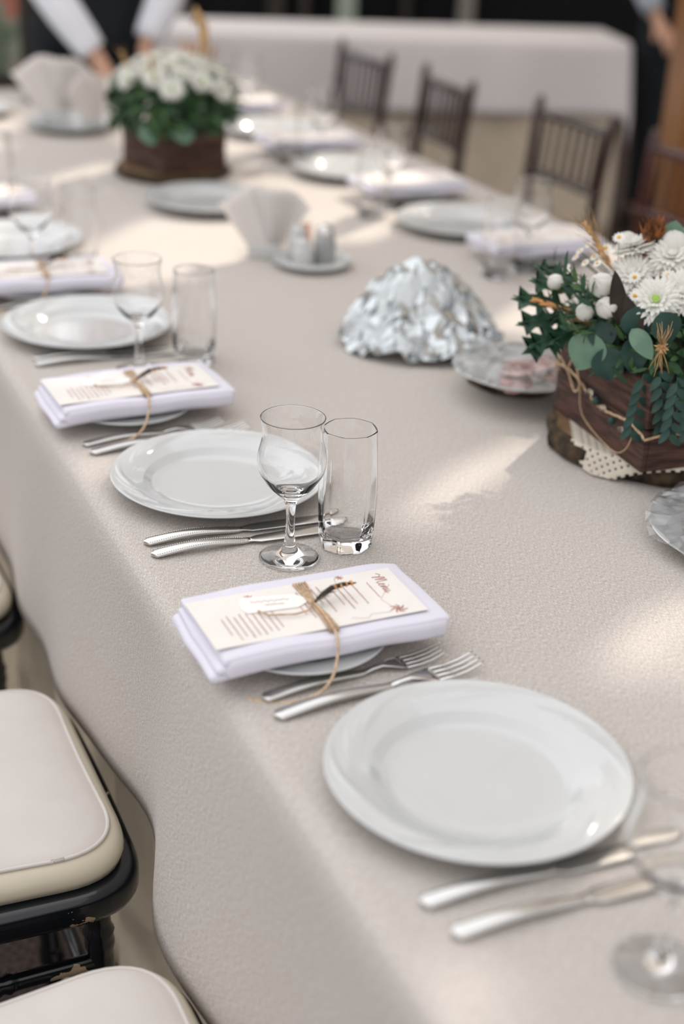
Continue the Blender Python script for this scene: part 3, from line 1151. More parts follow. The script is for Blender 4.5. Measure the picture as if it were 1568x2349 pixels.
def make_chair(label, mwood, group=None):
    t = thing('chiavari_chair', label, 'chair', group=group)
    ol = rrect(-.200, .200, .165, .188, .075)
    b = MB()
    ring_layers(b, ol, [(.002, .400), (.010, .403), (.013, .410), (.013, .428), (.010, .434), (.002, .437), (-.03, .437)])
    b.build('seat_frame', mwood, t)
    ol2 = rrect(-.196, .197, .160, .182, .080)
    b = MB()
    ring_layers(b, ol2, [(-.012, .4375), (.000, .4395), (.003, .449), (.001, .458), (-.006, .466), (-.014, .4705)], cap=True, mi=1)
    ring_layers(b, ol2, [(-.0135, .4704), (-.017, .473), (-.03, .4765), (-.06, .4795), (-.5, .482), (-.8, .4825), (-.97, .4825)], cap=False, mi=0)
    o = len(b.v) - len(ol2)
    b.f.append(tuple(o + k for k in range(len(ol2)))); b.fm.append(0)
    c = b.build('seat_cushion', [M['cushion'], M['cushside']], t)
    b = MB()
    pts = []
    cx = sum(p.x for p in ol2) / len(ol2)
    for p in ol2 + ol2[:2]:
        d = Vector((p.x - cx, p.y)); q = d * ((d.length - .0145) / d.length)
        pts.append((cx + q.x, q.y, .4720))
    b.tube(pts, .0024, 8)
    b.build('piping', M['cushion'], c)
    # front legs
    for sy in (-1, 1):
        b = MB()
        A, B_ = Vector((.158, sy * .150, .402)), Vector((.172, sy * .162, 0))
        b.lathe(turned((A - B_).length, .0150), 16, T=align(B_, A - B_), cap0=True, cap1=True)
        b.build('leg', mwood, t)
    for sy in (-1, 1):
        b = MB()
        pts = [(-.235, sy * .168, 0), (-.200, sy * .158, .22), (-.188, sy * .152, .42), (-.196, sy * .158, .60), (-.214, sy * .166, .76), (-.218, sy * .168, .785), (-.219, sy * .168, .795), (-.220, sy * .169, .803)]
        b.tube(pts, [.0145, .015, .0155, .015, .0135, .0135, .010, .004], 14)
        for z, x in ((.60, -.196), (.755, -.2135), (.30, -.195), (.52, -.192)):
            b.lathe([(.0135, -.006), (.0195, -.003), (.0195, .003), (.0135, .006)], 14, T=Matrix.Translation((x, sy * .159, z)))
        b.build('leg', mwood, t)
    for z, x in ((.755, -.213), (.60, -.196)):
        b = MB()
        pts = [(x - .012 * (1 - (2 * k / 12 - 1) ** 2), -.163 + .326 * k / 12, z) for k in range(13)]
        b.tube(pts, [.0115 + (.003 if k in (3, 9) else 0) for k in range(13)], 12)
        b.build('back_rail', mwood, t)
    for k in range(7):
        y = -.123 + .041 * k
        f = 1 - (y / .163) ** 2
        b = MB()
        A, B_ = Vector((-.196 - .012 * f, y, .60)), Vector((-.213 - .012 * f, y, .755))
        b.lathe(turned((B_ - A).length, .0062, (.2, .8)), 10, T=align(A, B_ - A))
        b.build('spindle', mwood, t)
    for (A, B_) in (((.168, -.158, .20), (.168, .158, .20)), ((-.2, -.155, .26), (-.2, .155, .26)), ((.162, -.154, .315), (-.200, -.154, .315)), ((.162, .154, .315), (-.200, .154, .315)),
                    ((.17, -.16, .12), (-.215, -.16, .12)), ((.17, .16, .12), (-.215, .16, .12))):
        A, B_ = Vector(A), Vector(B_)
        b = MB()
        b.lathe(turned((B_ - A).length, .0100, (.3, .7)), 12, T=align(A, B_ - A))
        b.build('stretcher', mwood, t)
    return t


ch0 = make_chair('black chair with ivory cushion fully seen at lower left, chipped paint on its seat frame', M['black_chair'], 'chairs along the near side')
ch0.location = (-.232, 1.328, 0)
dup(ch0, (-.232, 1.885, 0), radians(2), 'black chair with ivory cushion cut by the left picture edge, behind the chipped one')
dup(ch0, (-.244, .826, 0), radians(1.5), 'ivory cushioned chair at the bottom left corner, nearest the camera')
ch1 = make_chair('brown chair on the far side nearest the front flower box, back tilted', M['brown_chair'], 'brown chairs along the far side')
ch1.location = (1.59, 3.245, 0)
ch1.rotation_euler = (0, 0, pi + radians(2))
dup(ch1, (1.52, 3.85, 0), pi - radians(4), 'brown chair on the far side in the middle of the row of three')
dup(ch1, (1.50, 4.36, 0), pi + radians(3), 'brown chair on the far side, farthest and leftmost of the row')
ch2 = make_chair('reddish brown chair cut by the right picture edge in front of the wooden column', M['red_chair'])
ch2.location = (1.62, 2.765, 0)
ch2.rotation_euler = (0, 0, pi)

# paper corner on the carpet
b = MB(); b.add([(0, 0, 0), (.10, .02, 0), (.05, .11, .02), (0, 0, .001), (.10, .02, .001), (.05, .11, .021)], [(2, 1, 0), (3, 4, 5), (0, 1, 4, 3), (1, 2, 5, 4), (2, 0, 3, 5)])
tag(b.build('paper_scrap', M['paper'], smooth=False, loc=(-.10, 1.36, .002)), 'white pointed scrap of paper on the carpet under the chipped black chair', 'paper')

# ------------------------------------------------------------------ foil mound
def crumple(b, outline_fn, hfn, npts, seed, T=None, jit=.006, rim=40, mi=0):
    """facetted sheet over a height field, disc shaped in unit polar coordinates"""
    rr = random.Random(seed)
    pts = [Vector((cos(2 * pi * k / rim), sin(2 * pi * k / rim))) for k in range(rim)]
    for _ in range(npts):
        a, r = rr.uniform(0, 2 * pi), rr.random() ** .5 * .985
        pts.append(Vector((r * cos(a), r * sin(a))))
    vs, _e, fs, *_ = delaunay_2d_cdt(pts, [], [], 0, 1e-5)
    out = []
    for p in vs:
        u, v = p
        x, y = outline_fn(u, v)
        z = hfn(u, v)
        r = (u * u + v * v) ** .5
        out.append((x + rr.uniform(-jit, jit) * .5, y + rr.uniform(-jit, jit) * .5, max(.0012, z + rr.uniform(-jit, jit) * (.4 + r * .6))))
    b.add(out, [tuple(f) for f in fs], T, mi)


t = thing('foil_covered_dish', 'tall crumpled silver foil mound covering a dish in the middle of the table', 'foil', (.606, 1.795, TZ))
b = MB()


def foil_h(u, v):
    # camera-facing tent: crest from far-left to centre-right, steep near face
    r = (u * u + v * v) ** .5
    base = max(0, 1 - r ** 2.2)
    ridge = math.exp(-((v - .10 + .35 * u) / .42) ** 2)
    return .012 + .112 * base * (.42 + .58 * ridge) * (1 - .25 * max(0, u)) + .006 * sin(7 * math.atan2(v, u)) * r ** 2


crumple(b, lambda u, v: (u * .125, v * .118), foil_h, 620, 4, jit=.0075, rim=64)
cover = b.build('foil_cover', M['foil'], t, smooth=False)
md = cover.modifiers.new('thick', 'SOLIDIFY'); md.thickness = .0005; md.offset = -1
pl = make_plate('dish', .112, None, None)
pl.parent = t

# ------------------------------------------------------------------ plates under cling film
def film_plate(x, y, z, R, label, seed):
    t = thing('wrapped_plate', label, 'plate', (x, y, z))
    p_ = make_plate('plate', R, None, None, n=80); p_.parent = t
    rr = random.Random(seed)
    for k in range(9):
        b = MB()
        a, r = rr.uniform(0, 2 * pi), R * .42 * rr.random() ** .5
        sl = R * rr.uniform(.22, .32)
        T = Matrix.Translation((r * cos(a), r * sin(a), .008 + .0018 * k)) @ Matrix.Rotation(rr.uniform(0, 6), 4, 'Z') @ Matrix.Rotation(rr.uniform(-.25, .25), 4, 'X')
        b.lathe([(0, 0), (sl * .8, 0), (sl, .0012), (sl * .9, .0028), (0, .0032)], 20, T=T, rf=lambda r_, z_, a_, j_: (r_ * (1 + .12 * sin(3 * a_)) * (1 - .3 * cos(2 * a_) * .5), z_ + .002 * sin(a_ * 4) * r_ / .03))
        b.build('meat_slice', M['meat'], t)
    b = MB()
    crumple(b, lambda u, v: (u * R * 1.03, v * R * 1.03), lambda u, v: .021 + .016 * (1 - (u * u + v * v)) + .002 * sin(9 * u + 3 * v), 260, seed, jit=.0045, rim=48)
    b.build('cling_film', M['film'], t, smooth=False)
    return t


def wood_slice(x, y, R, h, label, seed, sq=(1, 1)):
    t = thing('wood_slice', label, 'wood slice', (x, y, TZ + .0003))
    rr = random.Random(seed)
    ph = [rr.uniform(0, 6) for _ in range(4)]

    def rf(r, z, a, j):
        k = 1 + .04 * sin(2 * a + ph[0]) + .025 * sin(3 * a + ph[1]) + .015 * sin(7 * a + ph[2]) + .01 * sin(17 * a + ph[3])
        k += .02 * noise.noise(Vector((cos(a) * 9, sin(a) * 9, z * 60)))
        return r * k, z
    b = MB(); b.lathe([(R * .96, 0), (R * 1.0, .004), (R * 1.01, h * .5), (R * .985, h - .003), (R * .955, h), (R * .93, h)], 120, rf=rf, cap0=True)
    b.build('bark', M['bark'], t)
    b = MB(); b.lathe([(R * .935, h - .001), (R * .93, h + .0004), (0, h + .0004)], 120, rf=rf)
    b.build('cut_face', M['slice'], t, smooth=False)
    return t


wood_slice(.738, 1.352, .158, .027, 'large bark-edged wood slice under the front flower box and its lace', 1)
wood_slice(.655, 1.605, .068, .022, 'small bark-edged wood slice under the film-wrapped plate by the foil', 2)
film_plate(.634, 1.548, TZ + .0235, .096, 'film-wrapped white plate of sliced meat between the foil mound and flower box', 5)
film_plate(.650, 1.070, TZ + .0005, .120, 'film-wrapped white plate cut by the right edge below the front flower box', 8)

# ------------------------------------------------------------------ saucers with paper fans and shakers
def paper_fan(x, y, z, s_, label, rz=0, n_=9, m='paper'):
    t = thing('napkin_holder', label, 'napkin holder', (x, y, z), rz)
    b = MB()
    b.rbox(-.03 * s_, .03 * s_, -.012 * s_, .012 * s_, 0, .028 * s_, .003)
    b.build('holder', M['porcelain'], t)
    for k in range(n_):
        a = (k - (n_ - 1) / 2) / n_ * 1.05
        b = MB()

        def fn(i, j, a=a, k=k):
            u, v = i / 8 - .5, j / 8
            w = (.030 + .038 * v) * s_
            L = .125 * s_ * v
            x_ = sin(a) * L + u * w * cos(a)
            z_ = cos(a) * L - u * w * sin(a) + .008 * s_
            return (x_, (k - n_ / 2) * .0022 * s_ + .006 * s_ * sin(3 * u + k) * v, max(.002, z_ + .004 * s_ * sin(u * 6 + k)))
        b.grid(fn, 9, 9)
        o = b.build('paper_sheet', M[m], t)
        md = o.modifiers.new('thick', 'SOLIDIFY'); md.thickness = .0006
    return t


saucer = make_plate('saucer', .068, 'white saucer holding the shakers at the table centre in front of the paper fan', n=80, H=.014, well=.6)
saucer.location = (.607, 2.212, TZ)


def shaker(x, y, z, r, h, m, label):
    t = thing('shaker', label, 'shaker', (x, y, z))
    b = MB(); b.lathe([(0, 0), (r * .9, 0), (r, .002), (r, h * .55), (r * .86, h * .72), (0, h * .73)], 32)
    b.build('body', M[m], t)
    b = MB(); b.lathe([(r * .87, h * .715), (r * .86, h * .80), (r * .7, h * .93), (r * .35, h), (0, h)], 32)
    b.build('cap', M['steel' if m == 'greyglass' else 'porcelain'], t)


shaker(.622, 2.195, TZ + .007, .0190, .070, 'greyglass', 'grey round-topped shaker on the central saucer, right of the white ones')
shaker(.588, 2.235, TZ + .007, .0170, .062, 'porcelain', 'white shaker on the central saucer behind the grey one')
shaker(.578, 2.190, TZ + .007, .0165, .050, 'porcelain', 'white low pot on the central saucer left of the grey one')
b = MB(); b.rbox(-.020, .020, -.0005, .0005, 0, .045, .0003, 1, T=Matrix.Rotation(-.2, 4, 'X'))
tag(b.build('folded_card', M['salmon'], loc=(.606, 2.262, TZ + .016)), 'small salmon folded card standing between the shakers and the paper fan', 'card')
paper_fan(.545, 2.285, TZ, .92, 'fan of beige paper napkins standing behind the central shakers', radians(-30))
b = make_plate('oval_dish', .105, 'blurred white dish under the tall napkin fans far left of the distant flower box', n=60)
b.location = (.505, 3.47, TZ)
paper_fan(.475, 3.50, TZ + .012, 1.15, 'blurred tall white napkin fan left of the distant flower box', radians(-20), m='paper')
paper_fan(.545, 3.43, TZ + .012, .9, 'blurred lower white napkin fan beside the tall one near the distant box', radians(20), m='paper')
for (x, y, lab) in ((.30, 3.72, 'blurred white plate at the far left end of the table'), (.60, 3.88, 'blurred white plate at the far end between waiter and napkin fans')):
    cplate((x, y, TZ), lab, .3)
n_ = nap0.copy(); COL.objects.link(n_); n_.location = (.22, 3.93, TZ + .003); n_.rotation_euler = (0, 0, .4); n_['label'] = 'blurred white folded napkin at the far left end of the table'


# ------------------------------------------------------------------ flowers
def leaf(b, T, L, w, cup=.15, bend=.2, n_=8, tip=1., mi=0):
    def fn(i, j):
        u = i / n_
        s_ = (j - 2) / 2
        ww = w * (sin(pi * min(1, u ** .8 * 1.0)) ** .75 if 0 < u < 1 else 0) * .5
        return (s_ * ww, u * L, cup * abs(s_) * ww + bend * L * (u * u) * -.5 + .0004)
    b.grid(fn, n_ + 1, 5, T, mi=mi)


def oak_leaf(b, T, L):
    pts = [(0, 0), (.05, .12), (.25, .20), (.10, .30), (.12, .42), (.38, .55), (.13, .56), (.12, .68), (.26, .86), (.08, .80), (0, 1)]
    vs = [(x * L, y * L, .18 * abs(x) * L - .12 * L * y * y) for x, y in pts]
    n_ = len(pts)
    vs += [(0, y * L, -.12 * L * y * y) for x, y in pts]
    vs += [(-x * L, y * L, .18 * abs(x) * L - .12 * L * y * y) for x, y in pts]
    fs = []
    for i in range(n_ - 1):
        fs += [(i, i + 1, n_ + i + 1, n_ + i), (n_ + i, n_ + i + 1, 2 * n_ + i + 1, 2 * n_ + i)]
    b.add(vs, fs, T)


def mum(parent, loc, d, R, eye='limeeye', seed=0, closed=0.):
    rr = random.Random(seed)
    T = align(loc, d)
    b = MB()
    for ring, (cnt, L, tilt) in enumerate(((26, 1.0, .10), (24, .92, .32), (20, .78, .58), (15, .58, .85), (10, .38, 1.15))):
        for k in range(cnt):
            a = 2 * pi * (k + .5 * (ring % 2)) / cnt + rr.uniform(-.06, .06)
            tl = tilt + closed + rr.uniform(-.08, .08)
            P = T @ Matrix.Rotation(a, 4, 'Z') @ Matrix.Rotation(tl, 4, 'X')
            leaf(b, P, R * L * rr.uniform(.92, 1.05), R * .26, cup=-.5, bend=.25 - .5 * closed, n_=5)
    f = b.build('chrysanthemum', M['petal'], parent)
    b = MB()
    b.lathe([(0, R * .30), (R * .10, R * .28), (R * .17, R * .20), (R * .15, R * .05)], 14, T=T)
    b.build('flower_eye', M[eye], f)


def bud(parent, loc, d, R):
    T = align(loc, d)
    b = MB()
    for k in range(7):
        a = 2 * pi * k / 7

        def fn(i, j, a=a):
            u, s_ = i / 8, (j - 3) / 3
            r = R * (.04 + 1.0 * sin(pi * (.06 + u * .94)) ** .75 - .04 * u) * (1 - .10 * (a > 3))
            th = a + s_ * .75
            return (r * cos(th) * (1 + .08 * s_), r * sin(th) * (1 + .08 * s_), R * 2.0 * u + R * .12 * cos(s_ * 2))
        b.grid(fn, 9, 7, T)
    b.build('rosebud', M['petal'], parent)


def daisy(parent, loc, d, R, seed=0):
    T = align(loc, d)
    b = MB()
    for k in range(11):
        P = T @ Matrix.Rotation(2 * pi * k / 11, 4, 'Z') @ Matrix.Rotation(.1, 4, 'X')
        leaf(b, P, R, R * .42, cup=-.1, bend=.3, n_=4)
    f = b.build('daisy', M['petal'], parent)
    b = MB(); b.lathe([(0, R * .28), (R * .20, R * .22), (R * .30, R * .08), (R * .28, -.0002)], 12, T=T)
    b.build('flower_disc', M['yellow'], f)


def wheat_ear(parent, a, c, m='wheat', awn=.03, r=.0035, n_=22, seed=0, name='wheat_ear'):
    rr = random.Random(seed)
    a, c = Vector(a), Vector(c)
    d = (c - a)
    b = MB()
    b.tube([a, c], .0009, 5)
    for k in range(n_):
        u = .15 + .8 * k / n_
        p = a + d * u
        for q in range(2):
            ang = rr.uniform(0, 6.28)
            dr = align(p, d, ang) @ Matrix.Rotation(.45, 4, 'X')
            b.lathe([(0, 0), (r * .4, r * .5), (r * .5, r * 1.4), (.0002, r * 2.8)], 5, T=dr)
            if awn:
                L = awn * rr.uniform(.5, 1)
                b.tube([dr @ Vector((0, 0, r * 2)), dr @ Vector((rr.uniform(-.002, .002), 0, L))], [.0003, .0001], 3)
    return b.build(name, M[m], parent)


def crate(parent, cx, cy, z, wx, wy, h, rz, cord=True):
    T0 = Matrix.Translation((cx, cy, z)) @ Matrix.Rotation(rz, 4, 'Z')
    th = .009
    for sx, sy, L, ax in ((0, -1, wx, 0), (0, 1, wx, 0), (-1, 0, wy, 1), (1, 0, wy, 1)):
        for k in range(2):
            b = MB()
            z0, z1 = k * h / 2 + .001, (k + 1) * h / 2 - .001
            if ax == 0: b.rbox(-L / 2, L / 2, sy * wy / 2 - th / 2, sy * wy / 2 + th / 2, z0, z1, .0015, 2, T=T0)
            else: b.rbox(sx * wx / 2 - th / 2, sx * wx / 2 + th / 2, -L / 2 - th / 2 + .0, L / 2 + th / 2, z0, z1, .0015, 2, T=T0)
            b.build('plank', M['crate'], parent)
    b = MB(); b.rbox(-wx / 2 + th, wx / 2 - th, -wy / 2 + th, wy / 2 - th, .0, h * .8, .002, 2, T=T0)
    b.build('planting_foam', M['pod'], parent)
    return T0


BX, BY, BZ = .712, 1.322, TZ + .0275
arr = thing('flower_box', 'weathered wooden box of white flowers and dark leaves in the right foreground', 'flower arrangement', (0, 0, 0))
T0 = crate(arr, BX, BY, BZ, .205, .205, .108, radians(-4))
# jute cord and beads round the crate
b = MB()
cord = []
rr = random.Random(4)
for k in range(40):
    u = k / 39
    cord.append(T0 @ Vector((-.1095 - .002 * abs(sin(k)), .105 - .215 * u, .062 + .006 * sin(u * 9) - .018 * u)))
for k in range(12):
    cord.append(T0 @ Vector((-.1095 + .22 * k / 11, -.1105, .044 + .004 * sin(k))))
b.tube(cord, .0017, 6)
b.tube(smooth_path([T0 @ Vector(p) for p in ((-.111, .075, .066), (-.116, .055, .085), (-.116, .035, .060), (-.113, .05, .045), (-.112, .072, .062), (-.118, .09, .078), (-.114, .098, .05))]), .0013, 6)
b.tube(smooth_path([T0 @ Vector(p) for p in ((-.112, .04, .062), (-.116, .02, .025), (-.114, -.05, .008), (-.114, -.08, .02), (-.112, -.09, .045))]), .0007, 5)
b.build('jute_cord', M['jutepale'], arr)
for k, (y_, z_, r_) in enumerate(((.012, .057, .005), (-.006, .053, .0055), (-.022, .050, .0045), (-.046, .043, .005), (-.066, .040, .004))):
    b = MB(); b.lathe([(0, -r_), (r_ * .7, -r_ * .7), (r_, 0), (r_ * .7, r_ * .7), (0, r_)], 12, T=Matrix.Translation(T0 @ Vector((-.115, y_, z_))))
    b.build('dark_bead', M['eucdark'] if k % 2 else M['glass'], arr)

CEN = Vector((BX, BY, TZ + .142))


def outd(p, up_=.25):
    d = Vector(p) - CEN
    d.z += up_ * .1
    return d.normalized()


def toward(p, k=.5):
    """between outward and the open side the bouquet leans to"""
    return (outd(p) * (1 - k) + Vector((-.5, -.62, .6)) * k).normalized()


# background mass of foliage
b = MB()
rr = random.Random(21)
for k in range(900):
    a, e_ = rr.uniform(0, 2 * pi), rr.uniform(-.25, 1.3)
    r = rr.uniform(.55, 1.0)
    p = CEN + Vector((cos(a) * cos(e_) * .135 * r, sin(a) * cos(e_) * .135 * r, sin(e_) * .066 * r - .005))
    p.z = min(p.z, .945)
    d = (outd(p) + Vector((rr.uniform(-.6, .6), rr.uniform(-.6, .6), rr.uniform(-.3, .3)))).normalized()
    T = align(p, d, rr.uniform(0, 6)) @ Matrix.Rotation(rr.uniform(.3, 1.3), 4, 'X')
    leaf(b, T, rr.uniform(.018, .036), rr.uniform(.006, .012), n_=5)
tag(b.build('small_foliage', M['leaf'], arr), kind='stuff')
b = MB()
for k in range(260):
    a, e_ = rr.uniform(1.8, 5.2), rr.uniform(-.2, 1.3)
    p = CEN + Vector((cos(a) * cos(e_) * .130, sin(a) * cos(e_) * .130, sin(e_) * .070))
    p.z = min(p.z, .940)
    T = align(p, outd(p), rr.uniform(0, 6)) @ Matrix.Rotation(rr.uniform(.2, .9), 4, 'X')
    leaf(b, T, rr.uniform(.012, .024), rr.uniform(.004, .008), n_=4)
tag(b.build('pale_foliage', M['green'], arr), kind='stuff')

for i, p in enumerate(((.636, 1.338, .981), (.621, 1.268, .970), (.652, 1.264, .979), (.677, 1.322, 1.003), (.70, 1.28, .985))):
    mum(arr, p, toward(p, .6), (.030, .032, .031, .032, .029)[i], 'limeeye' if i == 1 else 'petal', i)
for i, p in enumerate(((.650, 1.36, 1.005), (.72, 1.36, 1.01), (.74, 1.26, .98), (.78, 1.33, 1.0))):
    mum(arr, p, outd(p, 1), .030, 'petal', 30 + i)
for i, p in enumerate(((.592, 1.325, .966), (.588, 1.305, .948), (.575, 1.328, .938), (.572, 1.391, .955), (.66, 1.38, .995), (.690, 1.335, 1.0))):
    bud(arr, p, toward(p, .35), (.0150, .013, .011, .010, .013, .016)[i])
for i, p in enumerate(((.614, 1.304, .988), (.622, 1.289, .984), (.601, 1.281, .974), (.646, 1.285, .993), (.629, 1.364, 1.018), (.648, 1.355, 1.0), (.615, 1.368, 1.005), (.663, 1.345, 1.006), (.634, 1.216, .876), (.596, 1.30, .975))):
    daisy(arr, p, toward(p, .6), .0088, i)
for i, p in enumerate(((.602, 1.409, .984), (.596, 1.379, .986), (.605, 1.375, .993), (.578, 1.388, .973), (.615, 1.403, 1.0), (.606, 1.407, .992), (.585, 1.40, .975), (.60, 1.36, .99))):
    daisy(arr, p, toward(p, .3), .0065, i)
    b = MB(); b.tube([p, CEN + (Vector(p) - CEN) * .7], .0006, 4); b.build('flower_stem', M['green'], arr)
b = MB(); b.tube([(.629, 1.364, 1.018), (.632, 1.36, .96)], .0006, 4); b.build('flower_stem', M['green'], arr)

# broad eucalyptus leaves: base point, direction of the leaf, facing, length, width, material
for p, dr, L, w, m_ in (((.568, 1.305, .925), (-.35, -.1, -.75), .046, .043, 'euc'), ((.578, 1.308, .938), (-.1, -.35, -.65), .036, .032, 'eucdark'), ((.575, 1.29, .912), (.1, -.3, -.8), .040, .038, 'eucdark'),
                        ((.588, 1.262, .942), (.25, -.6, -.55), .042, .022, 'euc'), ((.596, 1.272, .965), (.15, -.3, -.9), .040, .040, 'eucdark'), ((.70, 1.36, .998), (.15, .0, 1), .036, .036, 'euc'),
                        ((.612, 1.245, .965), (.3, -.2, -.8), .040, .034, 'eucdark'), ((.66, 1.215, .945), (.3, -.2, -.8), .040, .036, 'eucdark'), ((.60, 1.27, .93), (-.1, -.3, -.9), .045, .03, 'eucdark')):
    d = Vector(dr).normalized()
    nrm = Vector((-.45, -.75, .5))
    nrm = (nrm - d * nrm.dot(d)).normalized()
    xx = d.cross(nrm)
    T = Matrix.Translation(p) @ Matrix((xx, d, nrm)).transposed().to_4x4()
    b = MB()
    leaf(b, T, L, w * 1.05, cup=.25, bend=.25, n_=12)
    b.build('eucalyptus_leaf', M[m_], arr)

# lobed oak sprays on the left
for i, (p, q) in enumerate((((.585, 1.39, .93), (.522, 1.414, .942)), ((.585, 1.38, .92), (.519, 1.393, .915)), ((.588, 1.37, .91), (.524, 1.369, .893)), ((.60, 1.39, .945), (.540, 1.405, .965)),
                            ((.595, 1.36, .915), (.538, 1.345, .905)), ((.59, 1.375, .91), (.524, 1.382, .880)), ((.60, 1.36, .94), (.548, 1.346, .945)), ((.60, 1.40, .95), (.56, 1.43, .975)))):
    p, q = Vector(p), Vector(q)
    d = (q - p).normalized()
    nrm = Vector((-.3, -.6, .7)) + Vector((rr.uniform(-.4, .4), rr.uniform(-.4, .4), 0))
    nrm = (nrm - d * nrm.dot(d)).normalized()
    xx = d.cross(nrm)
    T = Matrix.Translation(p) @ Matrix((xx, d, nrm)).transposed().to_4x4()
    b = MB()
    oak_leaf(b, T, (q - p).length * 1.02)
    b.tube([p, q], .0007, 4)
    b.build('oak_leaf', M['oak'], arr)

# sprigs of narrow leaves between the sprays
for i in range(16):
    a = rr.uniform(2.3, 3.35)
    p = CEN + Vector((cos(a) * .09, sin(a) * .09, rr.uniform(-.01, .05)))
    q = CEN + Vector((cos(a) * .165, sin(a) * .165, rr.uniform(.02, .10)))
    b = MB(); b.tube([p, q], .0009, 5)
    for k in range(9):
        T = align(p.lerp(q, .2 + .1 * k), (q - p), k * 2.4) @ Matrix.Rotation(.8, 4, 'X')
        leaf(b, T, .022, .007, n_=5)
    b.build('leaf_sprig', M['oak' if i % 3 else 'green'], arr)

wheat_ear(arr, (.617, 1.345, .980), (.600, 1.398, 1.030), awn=.045, r=.0034, n_=26, seed=1)
wheat_ear(arr, (.572, 1.336, .936), (.533, 1.388, .944), 'rust', awn=.012, r=.003, n_=26, seed=2)
wheat_ear(arr, (.590, 1.32, .925), (.560, 1.345, .934), 'wheat', awn=.02, r=.003, n_=16, seed=3)
wheat_ear(arr, (.66, 1.30, .96), (.70, 1.25, 1.04), awn=.045, r=.0034, n_=22, seed=6)
# dry awn ball hanging in front
b = MB()
C0 = Vector((.594, 1.212, .936))
for k in range(46):
    d = Vector((rr.uniform(-1, 1), rr.uniform(-1, 1), rr.uniform(-1, 1))).normalized()
    L = rr.uniform(.004, .009)
    b.tube([C0, C0 + d * L], [.0016, .0006], 4)
for k in range(22):
    sg = 1 if k % 2 else -1
    d = Vector((rr.uniform(-.35, .35), rr.uniform(-.35, .35), sg * rr.uniform(.7, 1.2))).normalized()
    L = rr.uniform(.016, .034)
    b.tube([C0 + d * .004, C0 + d * L * .6 + Vector((rr.uniform(-.003, .003), 0, 0)), C0 + d * L], [.0007, .0005, .0002], 4)
b.build('dry_seed_head', M['wheat'], arr)
# dark pod leaf and burnt flower
for p, q, w in (((.588, 1.285, .940), (.583, 1.300, 1.000), .020), ((.600, 1.262, .925), (.590, 1.284, .975), .022)):
    p, q = Vector(p), Vector(q)
    d = (q - p).normalized(); nrm = Vector((-.45, -.75, .4)); nrm = (nrm - d * nrm.dot(d)).normalized()
    T = Matrix.Translation(p) @ Matrix((d.cross(nrm), d, nrm)).transposed().to_4x4()
    b = MB(); leaf(b, T, (q - p).length, w, cup=.5, bend=.1, n_=10)
    b.build('dark_pod_leaf', M['pod'], arr)
for cx_, cy_, cz_ in ((.662, 1.352, 1.0), (.672, 1.350, 1.004)):
    b = MB()
    for k in range(16):
        a = k * 2.4
        T = Matrix.Translation((cx_, cy_, cz_)) @ Matrix.Rotation(a, 4, 'Z') @ Matrix.Rotation(1.35 - .02 * k, 4, 'X')
        leaf(b, T, .030 + .006 * (k % 3), .010, cup=.4, bend=-.15, n_=6)
    b.build('dried_flower', M['burnt'], arr)
# trailing ruscus over the front
for p0, sway in (((.602, 1.225, .905), .010), ((.618, 1.212, .900), -.006), ((.632, 1.214, .895), .008), ((.596, 1.245, .895), -.012)):
    b = MB()
    P = [Vector(p0) + Vector((sway * k / 3, -.006 - .002 * k, -.018 * k)) for k in range(5)]
    b.tube(P, .0008, 5)
    for k in range(11):
        u = k / 11 * 4
        c_ = P[int(u)].lerp(P[int(u) + 1], u % 1)
        d = Vector(((-1) ** k * .7, -.25, -.6)).normalized()
        nrm = Vector((-.3, -.8, .4)); nrm = (nrm - d * nrm.dot(d)).normalized()
        T = Matrix.Translation(c_) @ Matrix((d.cross(nrm), d, nrm)).transposed().to_4x4()
        leaf(b, T, .022, .009, n_=6)
    b.build('trailing_sprig', M['eucdark'], arr)

# lace mat: a real openwork sheet hanging over the slice edge
b = MB()
LT = Matrix.Translation((BX, BY, TZ + .0285)) @ Matrix.Rotation(radians(61), 4, 'Z')


def lace_pt(u, v):
    # square doily turned as a diamond; its corner on the -x side folds over the bark rim
    p = LT @ Vector((u, v, 0))
    r = (Vector((p.x - .738, p.y - 1.352))).length
    ov = max(0, r - .160)
    if ov > 0:
        d = Vector((p.x - .738, p.y - 1.352, 0)).normalized()
        q = Vector((.738, 1.352, 0)) + d * (.163 + ov * .25)
        return (q.x, q.y, max(TZ + .003, p.z - ov * .95))
    return tuple(p)


HL = .124
NL = 90
vs = [lace_pt(-HL + 2 * HL * i / NL, -HL + 2 * HL * j / NL) for i in range(NL + 1) for j in range(NL + 1)]
fs = []
for i in range(NL):
    for j in range(NL):
        bi, bj = min(i, NL - 1 - i), min(j, NL - 1 - j)
        m_ = min(bi, bj)
        hole = (i % 3 == 1 and j % 3 == 1 and m_ > 2) or (m_ == 0 and (i + j) % 4 < 2)
        if not hole: fs.append((i * (NL + 1) + j, (i + 1) * (NL + 1) + j, (i + 1) * (NL + 1) + j + 1, i * (NL + 1) + j + 1))
b.add(vs, fs)
o = b.build('lace_doily', M['lace'])
md = o.modifiers.new('thick', 'SOLIDIFY'); md.thickness = .0009; md.offset = 0
tag(o, 'cream crocheted lace doily hanging over the bark edge beneath the front flower box', 'doily')

